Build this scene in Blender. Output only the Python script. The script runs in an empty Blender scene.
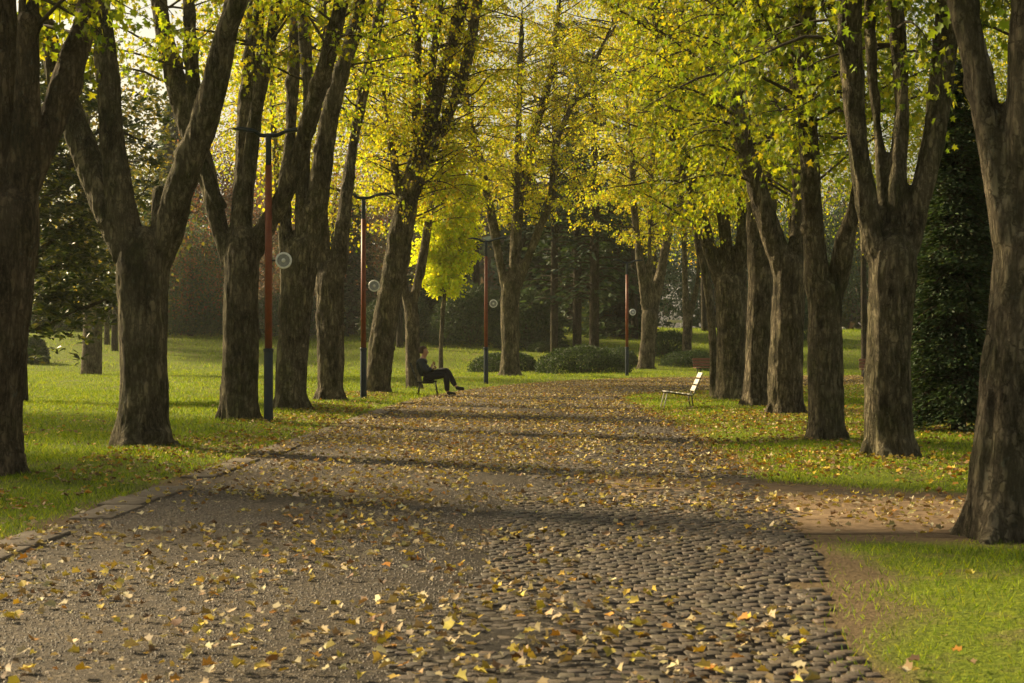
import bpy, bmesh, math, random
import numpy as np
from mathutils import Vector, Matrix

rng = np.random.default_rng(7)
random.seed(7)
S = bpy.context.scene
COL = S.collection
F = 1500.0; CX = 512.0; HY = 346.0; CAMZ = 1.3

def P(px, py, Y):
    return np.array([(px - CX) * Y / F, Y, CAMZ + (HY - py) * Y / F])

def smooth(a, b, t):
    t = np.clip((t - a) / (b - a), 0, 1)
    return t * t * (3 - 2 * t)

# ------------------------------------------------------------------ noise
_perm = rng.random((64, 64, 64)).astype(np.float32)
def vnoise(p):
    p = np.asarray(p, dtype=np.float64)
    i = np.floor(p).astype(int); f = p - i
    f = f * f * (3 - 2 * f)
    i0 = i % 64; i1 = (i + 1) % 64
    x0, y0, z0 = i0[..., 0], i0[..., 1], i0[..., 2]
    x1, y1, z1 = i1[..., 0], i1[..., 1], i1[..., 2]
    fx, fy, fz = f[..., 0], f[..., 1], f[..., 2]
    g = _perm
    a = g[x0, y0, z0] * (1 - fx) + g[x1, y0, z0] * fx
    b = g[x0, y1, z0] * (1 - fx) + g[x1, y1, z0] * fx
    c = g[x0, y0, z1] * (1 - fx) + g[x1, y0, z1] * fx
    d = g[x0, y1, z1] * (1 - fx) + g[x1, y1, z1] * fx
    return (a * (1 - fy) + b * fy) * (1 - fz) + (c * (1 - fy) + d * fy) * fz
def n2(x, y, s, o=0.0):
    x = np.asarray(x, float); y = np.asarray(y, float)
    return vnoise(np.stack([x * s + o, y * s + o * 1.7, np.full_like(x, o * 0.37)], -1))

# ------------------------------------------------------------------ path layout (metres)
def xl(Y):
    Y = np.asarray(Y, float)
    return np.interp(Y, [-10, 9.8, 20, 33, 39, 44, 48, 53], [-3.5, -3.3, -2.95, -2.5, -2.0, -1.25, -.4, 1.0])
def xr(Y):
    Y = np.asarray(Y, float)
    return np.interp(Y, [-10, 4, 5.8, 9.1, 13.5, 23, 33, 38], [1.2, 1.35, 1.5, 2.0, 2.5, 2.85, 2.8, 2.7])
def xb(Y):
    return -0.5 + 0.068 * (np.asarray(Y, float) - 5)

PATH = []
for Y in np.arange(-10, 53.1, 0.5):
    PATH.append((float(xl(Y)), float(Y)))
PATH += [(2.6, 56.5), (5.2, 60.5), (9, 62.5), (15, 65.5), (24, 68), (40, 69)]
PATH += [(40, 60), (24, 57), (15, 53), (9, 46.5), (5, 42.5), (3.4, 40)]
for Y in np.arange(38, -10.1, -0.5):
    PATH.append((float(xr(Y)) - (.34 if Y < 34 else .34 * (38 - Y) / 4), float(Y)))
DIRT = [(0.9, 10.2), (1.8, 10.3), (2.6, 10.35), (3.4, 10.1), (4.2, 10.3), (5, 10.5), (6, 10.2), (9, 10.5), (14, 11.2),
        (14, 13.6), (9, 13.2), (6, 12.8), (4.4, 12.6), (3.3, 13.0), (2.8, 13.6), (2.2, 14.6), (0.9, 15.0)]

def inside(poly, x, y):
    x = np.asarray(x, float); y = np.asarray(y, float)
    r = np.zeros(x.shape, bool)
    n = len(poly)
    for i in range(n):
        x1, y1 = poly[i]; x2, y2 = poly[(i + 1) % n]
        if y1 == y2: continue
        c = ((y1 > y) != (y2 > y)) & (x < (x2 - x1) * (y - y1) / (y2 - y1) + x1)
        r ^= c
    return r
def edge_dist(poly, x, y):
    x = np.asarray(x, float); y = np.asarray(y, float)
    d = np.full(x.shape, 1e9)
    n = len(poly)
    for i in range(n):
        x1, y1 = poly[i]; x2, y2 = poly[(i + 1) % n]
        dx, dy = x2 - x1, y2 - y1
        t = np.clip(((x - x1) * dx + (y - y1) * dy) / (dx * dx + dy * dy + 1e-9), 0, 1)
        d = np.minimum(d, (x - x1 - t * dx) ** 2 + (y - y1 - t * dy) ** 2)
    return np.sqrt(d)
def jitter_poly(poly, step, amp, o):
    out = []
    n = len(poly)
    for i in range(n):
        a = np.array(poly[i]); b = np.array(poly[(i + 1) % n])
        m = max(1, int(np.linalg.norm(b - a) / step))
        for k in range(m):
            p = a + (b - a) * k / m
            q = (n2(p[0], p[1], 1.7, o) - .5) * 2 * amp + (n2(p[0], p[1], 6, o + 3) - .5) * amp
            r = (n2(p[0], p[1], 1.7, o + 9) - .5) * 2 * amp
            out.append((float(p[0] + q), float(p[1] + r)))
    return out
PATHJ = jitter_poly(PATH, 0.25, 0.10, 1.0)
DIRTJ = jitter_poly(DIRT, 0.15, 0.14, 4.0)

def gz(x, y):
    """height of the ground"""
    x = np.asarray(x, float); y = np.asarray(y, float)
    h = 2.3 * smooth(70, 114, y) + 0.012 * np.clip(y - 114, 0, 400)
    far = smooth(66, 90, y)
    h = h + far * (n2(x, y, 0.035, 2.0) - .5) * 0.9
    return h
def gz_fine(x, y):
    x = np.asarray(x, float); y = np.asarray(y, float)
    d = np.where(inside(PATH, x, y) | inside(DIRT, x, y), 0, np.minimum(edge_dist(PATH, x, y), edge_dist(DIRT, x, y)))
    u = smooth(0.35, 1.6, d)
    return gz(x, y) + u * (0.02 + 0.06 * (n2(x, y, 0.6, 5.0)))

# ------------------------------------------------------------------ mesh helpers
def np_mesh(name, V, loops, totals, mat, cols=None, smooth_=False):
    V = np.asarray(V, np.float32); loops = np.asarray(loops, np.int32).ravel(); totals = np.asarray(totals, np.int32).ravel()
    me = bpy.data.meshes.new(name)
    me.vertices.add(len(V)); me.vertices.foreach_set('co', V.ravel())
    me.loops.add(len(loops)); me.loops.foreach_set('vertex_index', loops)
    me.polygons.add(len(totals))
    st = np.zeros(len(totals), np.int32); st[1:] = np.cumsum(totals)[:-1]
    me.polygons.foreach_set('loop_start', st)
    me.polygons.foreach_set('loop_total', totals)
    if cols is not None:
        a = me.color_attributes.new('tint', 'FLOAT_COLOR', 'POINT')
        c = np.ones((len(V), 4), np.float32); c[:, :3] = cols
        a.data.foreach_set('color', c.ravel())
    me.update(calc_edges=True)
    if smooth_:
        me.polygons.foreach_set('use_smooth', np.ones(len(totals), bool))
    if mat: me.materials.append(mat)
    return me

def link(name, me, parent=None):
    o = bpy.data.objects.new(name, me); COL.objects.link(o)
    if parent is not None: o.parent = parent
    return o
def tag(o, label=None, cat=None, group=None, kind=None):
    if label: o['label'] = label
    if cat: o['category'] = cat
    if group: o['group'] = group
    if kind: o['kind'] = kind
    return o
def thing(name, label, cat, loc=(0, 0, 0), rz=0, group=None):
    o = bpy.data.objects.new(name, None); COL.objects.link(o)
    o.location = [float(v) for v in loc]; o.rotation_euler = (0, 0, rz)
    o.empty_display_size = .2
    return tag(o, label, cat, group)

class MB:
    """collects tubes / boxes in numpy"""
    def __init__(s): s.V = []; s.L = []; s.T = []; s.n = 0
    def add(s, V, faces):
        V = np.asarray(V, float)
        for f in faces:
            s.L.extend([i + s.n for i in f]); s.T.append(len(f))
        s.V.append(V); s.n += len(V)
    def tube(s, pts, rad, sides=6, caps=True, jit=0):
        pts = np.asarray(pts, float); n = len(pts)
        rad = np.broadcast_to(np.asarray(rad, float), (n,))
        tan = np.gradient(pts, axis=0); tan /= np.linalg.norm(tan, axis=1)[:, None] + 1e-9
        ref = np.array([0., 1, 0]) if abs(tan[0][1]) < .9 else np.array([1., 0, 0])
        V = []
        a = np.arange(sides) * 2 * math.pi / sides
        for i in range(n):
            u = np.cross(tan[i], ref); u /= np.linalg.norm(u) + 1e-9
            w = np.cross(tan[i], u)
            V.append(pts[i] + rad[i] * (np.cos(a)[:, None] * u + np.sin(a)[:, None] * w))
            ref = np.cross(u, tan[i])
        V = np.concatenate(V)
        faces = []
        for i in range(n - 1):
            for k in range(sides):
                k2 = (k + 1) % sides
                faces.append((i * sides + k, i * sides + k2, (i + 1) * sides + k2, (i + 1) * sides + k))
        if caps:
            faces.append(tuple(range(sides))[::-1]); faces.append(tuple((n - 1) * sides + k for k in range(sides)))
        s.add(V, faces)
    def box(s, c, size, rot=None, bev=0.0):
        hx, hy, hz = [v / 2 for v in size]
        b = min(bev, hx * .9, hy * .9, hz * .9)
        if b <= 0:
            V = np.array([[x, y, z] for z in (-hz, hz) for y in (-hy, hy) for x in (-hx, hx)])
            Fc = [(0, 2, 3, 1), (4, 5, 7, 6), (0, 1, 5, 4), (2, 6, 7, 3), (0, 4, 6, 2), (1, 3, 7, 5)]
        else:
            bm = bmesh.new(); bmesh.ops.create_cube(bm, size=1)
            for v in bm.verts: v.co = (v.co.x * 2 * hx, v.co.y * 2 * hy, v.co.z * 2 * hz)
            bmesh.ops.bevel(bm, geom=bm.edges[:], offset=b, segments=2, affect='EDGES', profile=.5)
            bm.verts.ensure_lookup_table()
            V = np.array([v.co[:] for v in bm.verts]); Fc = [tuple(v.index for v in f.verts) for f in bm.faces]
            bm.free()
        if rot is not None: V = V @ np.array(rot).T
        s.add(V + np.asarray(c, float), Fc)
    def mesh(s, name, mat, smooth_=False):
        return np_mesh(name, np.concatenate(s.V), s.L, s.T, mat, smooth_=smooth_)
    def build(s, name, mat, parent=None, smooth_=False):
        return link(name, s.mesh(name, mat, smooth_), parent)
def rotm(axis, ang): return np.array(Matrix.Rotation(ang, 3, axis))

# ------------------------------------------------------------------ leaves
MAPLE_R = [(.16, .0), (.44, .06), (.24, .28), (.52, .58), (.17, .56)]
_mv = [(0, 0, 0)] + [(x, y, .22 * x) for x, y in MAPLE_R] + [(0, 1, -.05)] + [(-x, y, .22 * x) for x, y in MAPLE_R[::-1]]
MAPLE = (np.array(_mv), [(0, 1, 2, 3, 4, 5, 6), (0, 6, 7, 8, 9, 10, 11)])
KITE = (np.array([(0, 0, 0), (.4, .42, .09), (0, 1, -.04), (-.4, .42, .09)]), [(0, 1, 2), (0, 2, 3)])
OVAL = (np.array([(0, 0, 0), (.2, .3, .05), (.2, .7, .05), (0, 1, -.06), (-.2, .7, .05), (-.2, .3, .05)]), [(0, 1, 2, 3), (0, 3, 4, 5)])
_lr = [(.14, .02), (.40, .10), (.30, .30), (.47, .56), (.24, .62)]
DRY = (np.array([(0, 0, 0)] + [(x, y, .22 * x) for x, y in _lr] + [(0, 1, -.05)] + [(-x, y, .22 * x) for x, y in _lr[::-1]]), MAPLE[1])
BLADE = (np.array([(-.06, 0, 0), (.06, 0, 0), (.035, .6, .08), (0, 1, .25)]), [(0, 1, 2, 3)])

def unit(v): return v / (np.linalg.norm(v, axis=-1, keepdims=True) + 1e-9)
def scatter(name, tmpl, pos, tip, nrm, size, cols, mat, extra=None, crumple=0):
    """one mesh of leaves: pos Nx3, tip direction, normal, size"""
    T, Fc = tmpl
    N = len(pos); k = len(T)
    y = unit(tip); x = unit(np.cross(y, nrm)); z = np.cross(x, y)
    TT = np.broadcast_to(T, (N, k, 3)).copy()
    if crumple:
        TT[:, :, 2] += (rng.random((N, k)) - .4) * crumple
        TT[:, :, 2] += np.abs(TT[:, :, 0]) * (rng.random((N, 1)) * 1.2 - .2) * crumple * 4
    V = (TT[:, :, 0:1] * x[:, None] + TT[:, :, 1:2] * y[:, None] + TT[:, :, 2:3] * z[:, None]) * np.asarray(size).reshape(-1, 1, 1) + pos[:, None]
    V = V.reshape(-1, 3)
    off = (np.arange(N) * k)[:, None]
    L = np.concatenate([np.array(f)[None] + off for f in Fc], axis=1).ravel()
    tot = np.tile([len(f) for f in Fc], N)
    C = np.repeat(cols, k, axis=0)
    if extra is not None:
        mb, m2 = extra
        W = np.concatenate(mb.V); n0 = len(V)
        V = np.concatenate([V, W]); C = np.concatenate([C, np.full((len(W), 3), .06)])
        nl = len(tot)
        L = np.concatenate([L, np.array(mb.L) + n0]); tot = np.concatenate([tot, mb.T])
        me = np_mesh(name, V, L, tot, mat, cols=C)
        me.materials.append(m2)
        mi = np.zeros(len(tot), np.int32); mi[nl:] = 1
        me.polygons.foreach_set('material_index', mi)
        return me
    return np_mesh(name, V, L, tot, mat, cols=C)

def palette(cols, w, N, jit=.18):
    cols = np.array(cols, float); w = np.array(w, float); w /= w.sum()
    c = cols[rng.choice(len(cols), N, p=w)]
    return np.clip(c * (1 + (rng.random((N, 1)) - .5) * 2 * jit) * (1 + (rng.random((N, 3)) - .5) * .16), 0, 1)

# ------------------------------------------------------------------ materials
def nmat(name):
    m = bpy.data.materials.new(name); m.use_nodes = True
    nt = m.node_tree; nt.nodes.clear()
    out = nt.nodes.new('ShaderNodeOutputMaterial')
    return m, nt, out
def N(nt, t, **kw):
    n = nt.nodes.new(t)
    for k, v in kw.items():
        if k in n.inputs.keys() if isinstance(k, str) else False: n.inputs[k].default_value = v
        else: setattr(n, k, v)
    return n
def noise(nt, vec, scale, detail=4, rough=.6):
    n = nt.nodes.new('ShaderNodeTexNoise'); n.inputs['Scale'].default_value = scale
    n.inputs['Detail'].default_value = detail; n.inputs['Roughness'].default_value = rough
    if vec is not None: nt.links.new(vec, n.inputs['Vector'])
    return n.outputs['Fac']
def ramp(nt, fac, stops):
    r = nt.nodes.new('ShaderNodeValToRGB'); e = r.color_ramp.elements
    while len(e) < len(stops): e.new(.5)
    for el, (p, c) in zip(e, stops):
        el.position = p; el.color = (c, c, c, 1) if isinstance(c, (int, float)) else (*c, 1)
    nt.links.new(fac, r.inputs[0]); return r.outputs[0]
def mix(nt, fac, a, b, mode='MIX'):
    m = nt.nodes.new('ShaderNodeMix'); m.data_type = 'RGBA'; m.blend_type = mode
    for sock, v in ((0, fac), (6, a), (7, b)):
        if isinstance(v, (int, float)): m.inputs[sock].default_value = v
        elif isinstance(v, tuple): m.inputs[sock].default_value = (*v, 1)
        else: nt.links.new(v, m.inputs[sock])
    return m.outputs[2]
def objco(nt, scale=(1, 1, 1), world=True):
    if world:
        g = nt.nodes.new('ShaderNodeNewGeometry'); v = g.outputs['Position']
    else:
        g = nt.nodes.new('ShaderNodeTexCoord'); v = g.outputs['Object']
    m = nt.nodes.new('ShaderNodeMapping'); m.inputs['Scale'].default_value = scale
    nt.links.new(v, m.inputs['Vector']); return m.outputs[0]
def pbsdf(nt, out, col, rough=.8, bump=None, bstr=.5, bdist=.02, metal=0, spec=.3):
    b = nt.nodes.new('ShaderNodeBsdfPrincipled')
    if isinstance(col, tuple): b.inputs['Base Color'].default_value = (*col, 1)
    else: nt.links.new(col, b.inputs['Base Color'])
    b.inputs['Roughness'].default_value = rough; b.inputs['Metallic'].default_value = metal
    b.inputs['Specular IOR Level'].default_value = spec
    if bump is not None:
        bn = nt.nodes.new('ShaderNodeBump'); bn.inputs['Strength'].default_value = bstr; bn.inputs['Distance'].default_value = bdist
        nt.links.new(bump, bn.inputs['Height']); nt.links.new(bn.outputs[0], b.inputs['Normal'])
    if out is not None: nt.links.new(b.outputs[0], out.inputs['Surface'])
    return b
def leaf_mat(name, trans=.5, rough=.55, spec=.3, gain=1.0):
    m, nt, out = nmat(name)
    a = nt.nodes.new('ShaderNodeAttribute'); a.attribute_name = 'tint'
    b = pbsdf(nt, None, a.outputs['Color'], rough, spec=spec)
    t = nt.nodes.new('ShaderNodeBsdfTranslucent')
    g = mix(nt, 1.0, a.outputs['Color'], (gain * 1.15, gain * 1.1, gain * .6), 'MULTIPLY')
    nt.links.new(g, t.inputs['Color'])
    ms = nt.nodes.new('ShaderNodeMixShader'); ms.inputs[0].default_value = trans
    nt.links.new(b.outputs[0], ms.inputs[1]); nt.links.new(t.outputs[0], ms.inputs[2])
    nt.links.new(ms.outputs[0], out.inputs['Surface'])
    return m
M = {}
M['leaf'] = leaf_mat('leaf_autumn', .55, gain=1.0)
M['evergreen'] = leaf_mat('leaf_evergreen', .25, .6, .25)
M['glossy'] = leaf_mat('leaf_magnolia', .25, .38, .5)
M['litter'] = leaf_mat('leaf_fallen', .12, .7, .25)
M['grass'] = leaf_mat('grass_blade', .5, .6, .25)

def bark(name, c1, c2, moss=(.085, .10, .025), mossamt=.6):
    m, nt, out = nmat(name)
    v = objco(nt, (1, 1, .16)); v2 = objco(nt)
    nb = noise(nt, objco(nt, (1, 1, .3)), 17, 9, .78); nb2 = noise(nt, v, 7, 4, .6)
    def ridged(sc, zs, det=5):
        f = noise(nt, objco(nt, (1, 1, zs)), sc, det, .6)
        m1 = nt.nodes.new('ShaderNodeMath'); m1.operation = 'SUBTRACT'; nt.links.new(f, m1.inputs[0]); m1.inputs[1].default_value = .5
        m2 = nt.nodes.new('ShaderNodeMath'); m2.operation = 'ABSOLUTE'; nt.links.new(m1.outputs[0], m2.inputs[0]); return m2.outputs[0]
    crack = ramp(nt, ridged(13, .2, 8), [(0, 0.0), (.09, 1.0)])
    crack2 = ramp(nt, ridged(6.5, .8, 8), [(0, 0.0), (.03, 1.0)])
    crack = mix(nt, 1.0, crack, crack2, 'MULTIPLY')
    base = ramp(nt, nb, [(.41, c1), (.58, c2)])
    big = ramp(nt, noise(nt, objco(nt, (1, 1, .5)), 3.2, 6, .7), [(.42, 0.0), (.60, 1.0)])
    pale = mix(nt, big, base, tuple(min(1, x * 1.9) for x in c2))
    col = mix(nt, .25, pale, base)
    mo = ramp(nt, noise(nt, v2, 2.3, 5, .65), [(.45, 0.0), (.66, mossamt)])
    col = mix(nt, mo, col, moss)
    # lichen specks and dark cracks
    li = ramp(nt, noise(nt, v2, 14, 5, .7), [(.60, 0.0), (.66, .6)])
    col = mix(nt, li, col, (.27, .27, .19))
    col = mix(nt, ramp(nt, crack, [(0, .6), (1, 0.0)]), col, (.03, .025, .018))
    ad = nt.nodes.new('ShaderNodeMath'); ad.operation = 'ADD'
    nt.links.new(nb, ad.inputs[0]); nt.links.new(crack, ad.inputs[1])
    ad2 = nt.nodes.new('ShaderNodeMath'); ad2.operation = 'ADD'
    nt.links.new(ad.outputs[0], ad2.inputs[0]); nt.links.new(nb2, ad2.inputs[1])
    pbsdf(nt, out, col, .9, ad2.outputs[0], 1.0, .075, spec=.12)
    return m
M['bark'] = bark('bark_maple', (.045, .037, .022), (.24, .20, .125))
M['bark_pale'] = bark('bark_weathered', (.05, .041, .026), (.25, .205, .135), mossamt=.4)
M['bark_dark'] = bark('bark_dark', (.035, .028, .02), (.085, .065, .045), mossamt=.5)
M['bark_red'] = bark('bark_reddish', (.042, .031, .019), (.19, .14, .085), mossamt=.25)
def simple(name, col, rough=.6, metal=0, bump_scale=None, var=.2):
    m, nt, out = nmat(name)
    v = objco(nt, world=False)
    f = noise(nt, v, bump_scale or 18, 4)
    c = ramp(nt, f, [(.3, tuple(x * (1 - var) for x in col)), (.7, tuple(min(1, x * (1 + var)) for x in col))])
    pbsdf(nt, out, c, rough, f, .15, .005, metal)
    return m
M['twig'] = simple('twig_bark', (.06, .048, .032), .9)
M['cut_wood'] = simple('cut_wood', (.34, .19, .09), .8)
M['rust_paint'] = simple('lamp_rust_paint', (.20, .055, .022), .5, bump_scale=8)
M['dark_metal'] = simple('lamp_dark_metal', (.025, .035, .045), .4, .3)
M['steel'] = simple('lamp_disc_steel', (.34, .35, .36), .35, .7)
M['white_ring'] = simple('lamp_white_enamel', (.9, .9, .86), .4)
M['white_slat'] = simple('chair_white_paint', (.62, .58, .50), .5, var=.3)
M['brown_wood'] = simple('bench_brown_wood', (.2, .09, .05), .6)
M['chair_metal'] = simple('chair_black_metal', (.03, .03, .03), .4, .6)
M['pale_stone'] = simple('pale_stone', (.42, .38, .31), .9, bump_scale=6)
M['skin'] = simple('skin', (.48, .27, .19), .55, var=.05)
M['jacket'] = simple('jacket_dark_navy', (.022, .03, .036), .55)
M['trousers'] = simple('trousers_black', (.016, .016, .02), .8)
M['shoe'] = simple('shoe_black', (.012, .012, .012), .5)
M['hair'] = simple('hair_brown', (.06, .035, .02), .7, bump_scale=60)
M['phone'] = simple('phone_black', (.01, .01, .012), .25)

# ground
def ground_mat():
    m, nt, out = nmat('lawn_soil_and_turf')
    v = objco(nt)
    g = ramp(nt, noise(nt, v, 22, 5, .7), [(.3, (.05, .07, .010)), (.5, (.13, .17, .014)), (.72, (.24, .26, .02))])
    big = ramp(nt, noise(nt, v, .35, 4), [(.4, 0.0), (.65, .6)])
    g = mix(nt, big, g, (.12, .15, .02))
    soil = ramp(nt, noise(nt, v, 14, 5), [(.3, (.10, .066, .038)), (.7, (.20, .14, .084))])
    s = ramp(nt, noise(nt, v, 1.1, 6, .7), [(.52, 0.0), (.66, .75)])
    c = mix(nt, s, g, soil)
    at = nt.nodes.new('ShaderNodeAttribute'); at.attribute_name = 'tint'
    c = mix(nt, ramp(nt, at.outputs['Fac'], [(.25, 0.0), (.6, .95)]), c, soil)
    pbsdf(nt, out, c, .95, noise(nt, v, 30, 5), .8, .05, spec=.1)
    return m
def path_mat():
    m, nt, out = nmat('old_asphalt_grit')
    v = objco(nt)
    vo = nt.nodes.new('ShaderNodeTexVoronoi'); vo.inputs['Scale'].default_value = 55
    nt.links.new(v, vo.inputs['Vector'])
    sep = nt.nodes.new('ShaderNodeSeparateColor'); nt.links.new(vo.outputs['Color'], sep.inputs[0])
    grit = ramp(nt, sep.outputs[0], [(.0, (.022, .017, .012)), (.45, (.052, .039, .024)), (.8, (.12, .09, .056)), (.96, (.36, .29, .20))])
    fine = ramp(nt, noise(nt, v, 120, 3), [(.3, (.03, .022, .015)), (.7, (.12, .095, .063))])
    c = mix(nt, .3, grit, fine)
    patch = ramp(nt, noise(nt, v, .55, 5, .65), [(.38, .0), (.62, .5)])
    c = mix(nt, patch, c, (.09, .066, .039))
    dk = ramp(nt, noise(nt, v, 1.3, 6, .7), [(.42, .45), (.56, 0.0)])
    c = mix(nt, dk, c, (.045, .037, .03))
    h = nt.nodes.new('ShaderNodeMath'); h.operation = 'ADD'
    nt.links.new(sep.outputs[0], h.inputs[0]); nt.links.new(noise(nt, v, 40, 5, .7), h.inputs[1])
    pbsdf(nt, out, c, .85, h.outputs[0], 1.0, .03, spec=.25)
    return m
def dirt_mat():
    m, nt, out = nmat('trodden_dirt')
    v = objco(nt)
    c = ramp(nt, noise(nt, v, 9, 6, .7), [(.3, (.12, .08, .047)), (.7, (.22, .155, .095))])
    st = ramp(nt, noise(nt, v, 60, 3), [(.62, 0.0), (.7, .5)])
    c = mix(nt, st, c, (.34, .27, .19))
    pbsdf(nt, out, c, .95, noise(nt, v, 25, 6, .7), .5, .012, spec=.1)
    return m
def cobble_mat():
    m, nt, out = nmat('porphyry_setts')
    a = nt.nodes.new('ShaderNodeAttribute'); a.attribute_name = 'tint'
    v = objco(nt)
    c = mix(nt, ramp(nt, noise(nt, v, 55, 5, .7), [(.3, 0.0), (.7, .5)]), a.outputs['Color'], (.12, .09, .06))
    c = mix(nt, ramp(nt, noise(nt, v, .9, 5, .7), [(.48, 0.0), (.64, .45)]), c, (.10, .075, .05))
    pbsdf(nt, out, c, .62, noise(nt, v, 45, 5, .7), .7, .01, spec=.45)
    return m
M['ground'] = ground_mat(); M['path'] = path_mat(); M['dirt'] = dirt_mat(); M['cobble'] = cobble_mat()
def slab_mat():
    m, nt, out = nmat('kerb_slab_stone')
    v = objco(nt)
    c = ramp(nt, noise(nt, v, 12, 6, .7), [(.3, (.08, .06, .04)), (.7, (.19, .15, .105))])
    pbsdf(nt, out, c, .85, noise(nt, v, 40, 5), .6, .01)
    return m
M['slab'] = slab_mat()

# ------------------------------------------------------------------ ground sheets
def wear(x, y):
    d = np.where(inside(PATH, x, y) | inside(DIRT, x, y), 0, np.minimum(edge_dist(PATH, x, y), edge_dist(DIRT, x, y)))
    right = np.where((x > 0) & (y < 34), .62, .36)
    return np.clip(1 - d / (1.1 * right) + (n2(x, y, 1.9, 50) - .5) * .8 * (d < 1.4), 0, 1)
def build_ground():
    def axis(a, b, dense_a, dense_b, step):
        v = list(np.arange(dense_a, dense_b, step))
        s = step; x = dense_b
        while x < b: v.append(x); s *= 1.18; x += s
        v.append(b)
        s = step; x = dense_a - step; lo = []
        while x > a: lo.append(x); s *= 1.18; x -= s
        lo.append(a)
        return np.array(lo[::-1] + v)
    xs = axis(-600, 600, -12, 12, .22); ys = axis(-200, 900, 4, 45, .22)
    # keep a decent resolution through the rising meadow
    ys = np.unique(np.concatenate([ys, np.arange(60, 130, 2.0)]))
    xs = np.unique(np.concatenate([xs, np.arange(-60, 60, 2.0)]))
    X, Y = np.meshgrid(xs, ys)
    Z = gz_fine(X.ravel(), Y.ravel())
    W = wear(X.ravel(), Y.ravel())
    V = np.stack([X.ravel(), Y.ravel(), Z], -1)
    nx, ny = len(xs), len(ys)
    i = (np.arange(ny - 1)[:, None] * nx + np.arange(nx - 1)[None]).ravel()
    L = np.stack([i, i + 1, i + nx + 1, i + nx], -1)
    o = link('ground', np_mesh('ground', V, L, np.full(len(i), 4), M['ground'], cols=np.repeat(W[:, None], 3, 1), smooth_=True))
    tag(o, kind='structure')
build_ground()

def sheet(name, poly, z, mat):
    from mathutils.geometry import tessellate_polygon
    tris = tessellate_polygon([[Vector((x, y, 0)) for x, y in poly]])
    out = []
    for a, b, c in tris:
        (ax, ay), (bx, by), (cx, cy) = poly[a], poly[b], poly[c]
        ar = (bx - ax) * (cy - ay) - (by - ay) * (cx - ax)
        if abs(ar) < 1e-7: continue
        out.append((a, b, c) if ar > 0 else (a, c, b))
    n = len(poly)
    area = sum(poly[i][0] * poly[(i + 1) % n][1] - poly[(i + 1) % n][0] * poly[i][1] for i in range(n))
    V = [(x, y, z) for x, y in poly] + [(x, y, -.03) for x, y in poly]     # the edge is bedded into the soil
    Fq = [(i, i + n, (i + 1) % n + n, (i + 1) % n) if area > 0 else (i, (i + 1) % n, (i + 1) % n + n, i + n) for i in range(n)]
    L = np.concatenate([np.array(out).ravel(), np.array(Fq).ravel()])
    me = np_mesh(name, np.array(V), L, np.concatenate([np.full(len(out), 3), np.full(n, 4)]), mat)
    return tag(link(name, me), kind='structure')
sheet('park_path', PATHJ, .003, M['path'])
sheet('dirt_path', DIRTJ, .006, M['dirt'])

def cobbles():
    V = []; C = []; s = .081
    rows = []
    for r in range(int((46 - 4.5) / .072)):
        Y0 = 4.5 + r * .072
        a, b = float(xb(Y0)), float(xr(Y0))
        a += (n2(0., Y0, .8, 7) - .5) * .3
        b -= .02 + (n2(3., Y0, 1.1, 8)) * .18
        if Y0 > 38: b = 2.6 + (Y0 - 38) * .3
        n = int((b - a) / s)
        off = (r % 2) * .5 * s + rng.random() * .02
        for k in range(n):
            x = a + off + k * s; arc = .13 * abs(math.sin((x - .2) * 2.6)) + .05 * float(n2(x, Y0, .9, 33))
            rows.append((x, Y0 + arc))
    R = np.array(rows) + (rng.random((len(rows), 2)) - .5) * .03
    keep = ~((n2(R[:, 0], R[:, 1], 1.3, 12) > .80) & (rng.random(len(R)) < .7))
    R = R[keep]; n = len(R)
    hw = .5 * s * (.74 + rng.random(n) * .22); hh = .5 * .072 * (.76 + rng.random(n) * .22)
    ang = (rng.random(n) - .5) * .36
    top = .005 + rng.random(n) * .008 + (n2(R[:, 0], R[:, 1], .7, 3) - .5) * .012
    base = np.array([[-1, -1], [1, -1], [1, 1], [-1, 1]])
    jit = 1 + (rng.random((n, 4, 1)) - .5) * .34
    def ring(f, z):
        q = base[None] * jit * f
        q = q * np.stack([hw, hh], -1)[:, None]
        x = q[..., 0] * np.cos(ang)[:, None] - q[..., 1] * np.sin(ang)[:, None] + R[:, 0:1]
        y = q[..., 0] * np.sin(ang)[:, None] + q[..., 1] * np.cos(ang)[:, None] + R[:, 1:2]
        return np.stack([x, y, z], -1)
    tilt = (rng.random((n, 4)) - .5) * .006
    V = np.concatenate([ring(1, np.full((n, 4), .0)), ring(.98, top[:, None] * .8 + tilt), ring(.88, top[:, None] + tilt),
                        ], 1)
    cen = V[:, 8:12].mean(1, keepdims=True) + np.array([0, 0, .0025]); V = np.concatenate([V, cen], 1)
    fc = []
    for l in (0, 4):
        for k in range(4): fc.append((l + k, l + (k + 1) % 4, l + 4 + (k + 1) % 4, l + 4 + k))
    tri = [(8 + k, 8 + (k + 1) % 4, 12) for k in range(4)]
    off = (np.arange(n) * 13)[:, None]
    L = np.concatenate([np.array(f)[None] + off for f in fc + tri], 1).ravel()
    T = np.tile([4] * 8 + [3] * 4, n)
    c = palette([(.05, .037, .025), (.10, .075, .046), (.075, .052, .03), (.03, .023, .017)], [3, 3, 2, 2], n, .4)
    me = np_mesh('cobblestone_paving', V.reshape(-1, 3), L, T, M['cobble'], cols=np.repeat(c, 13, 0), smooth_=False)
    tag(link('cobblestone_paving', me), kind='structure')
cobbles()

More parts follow.
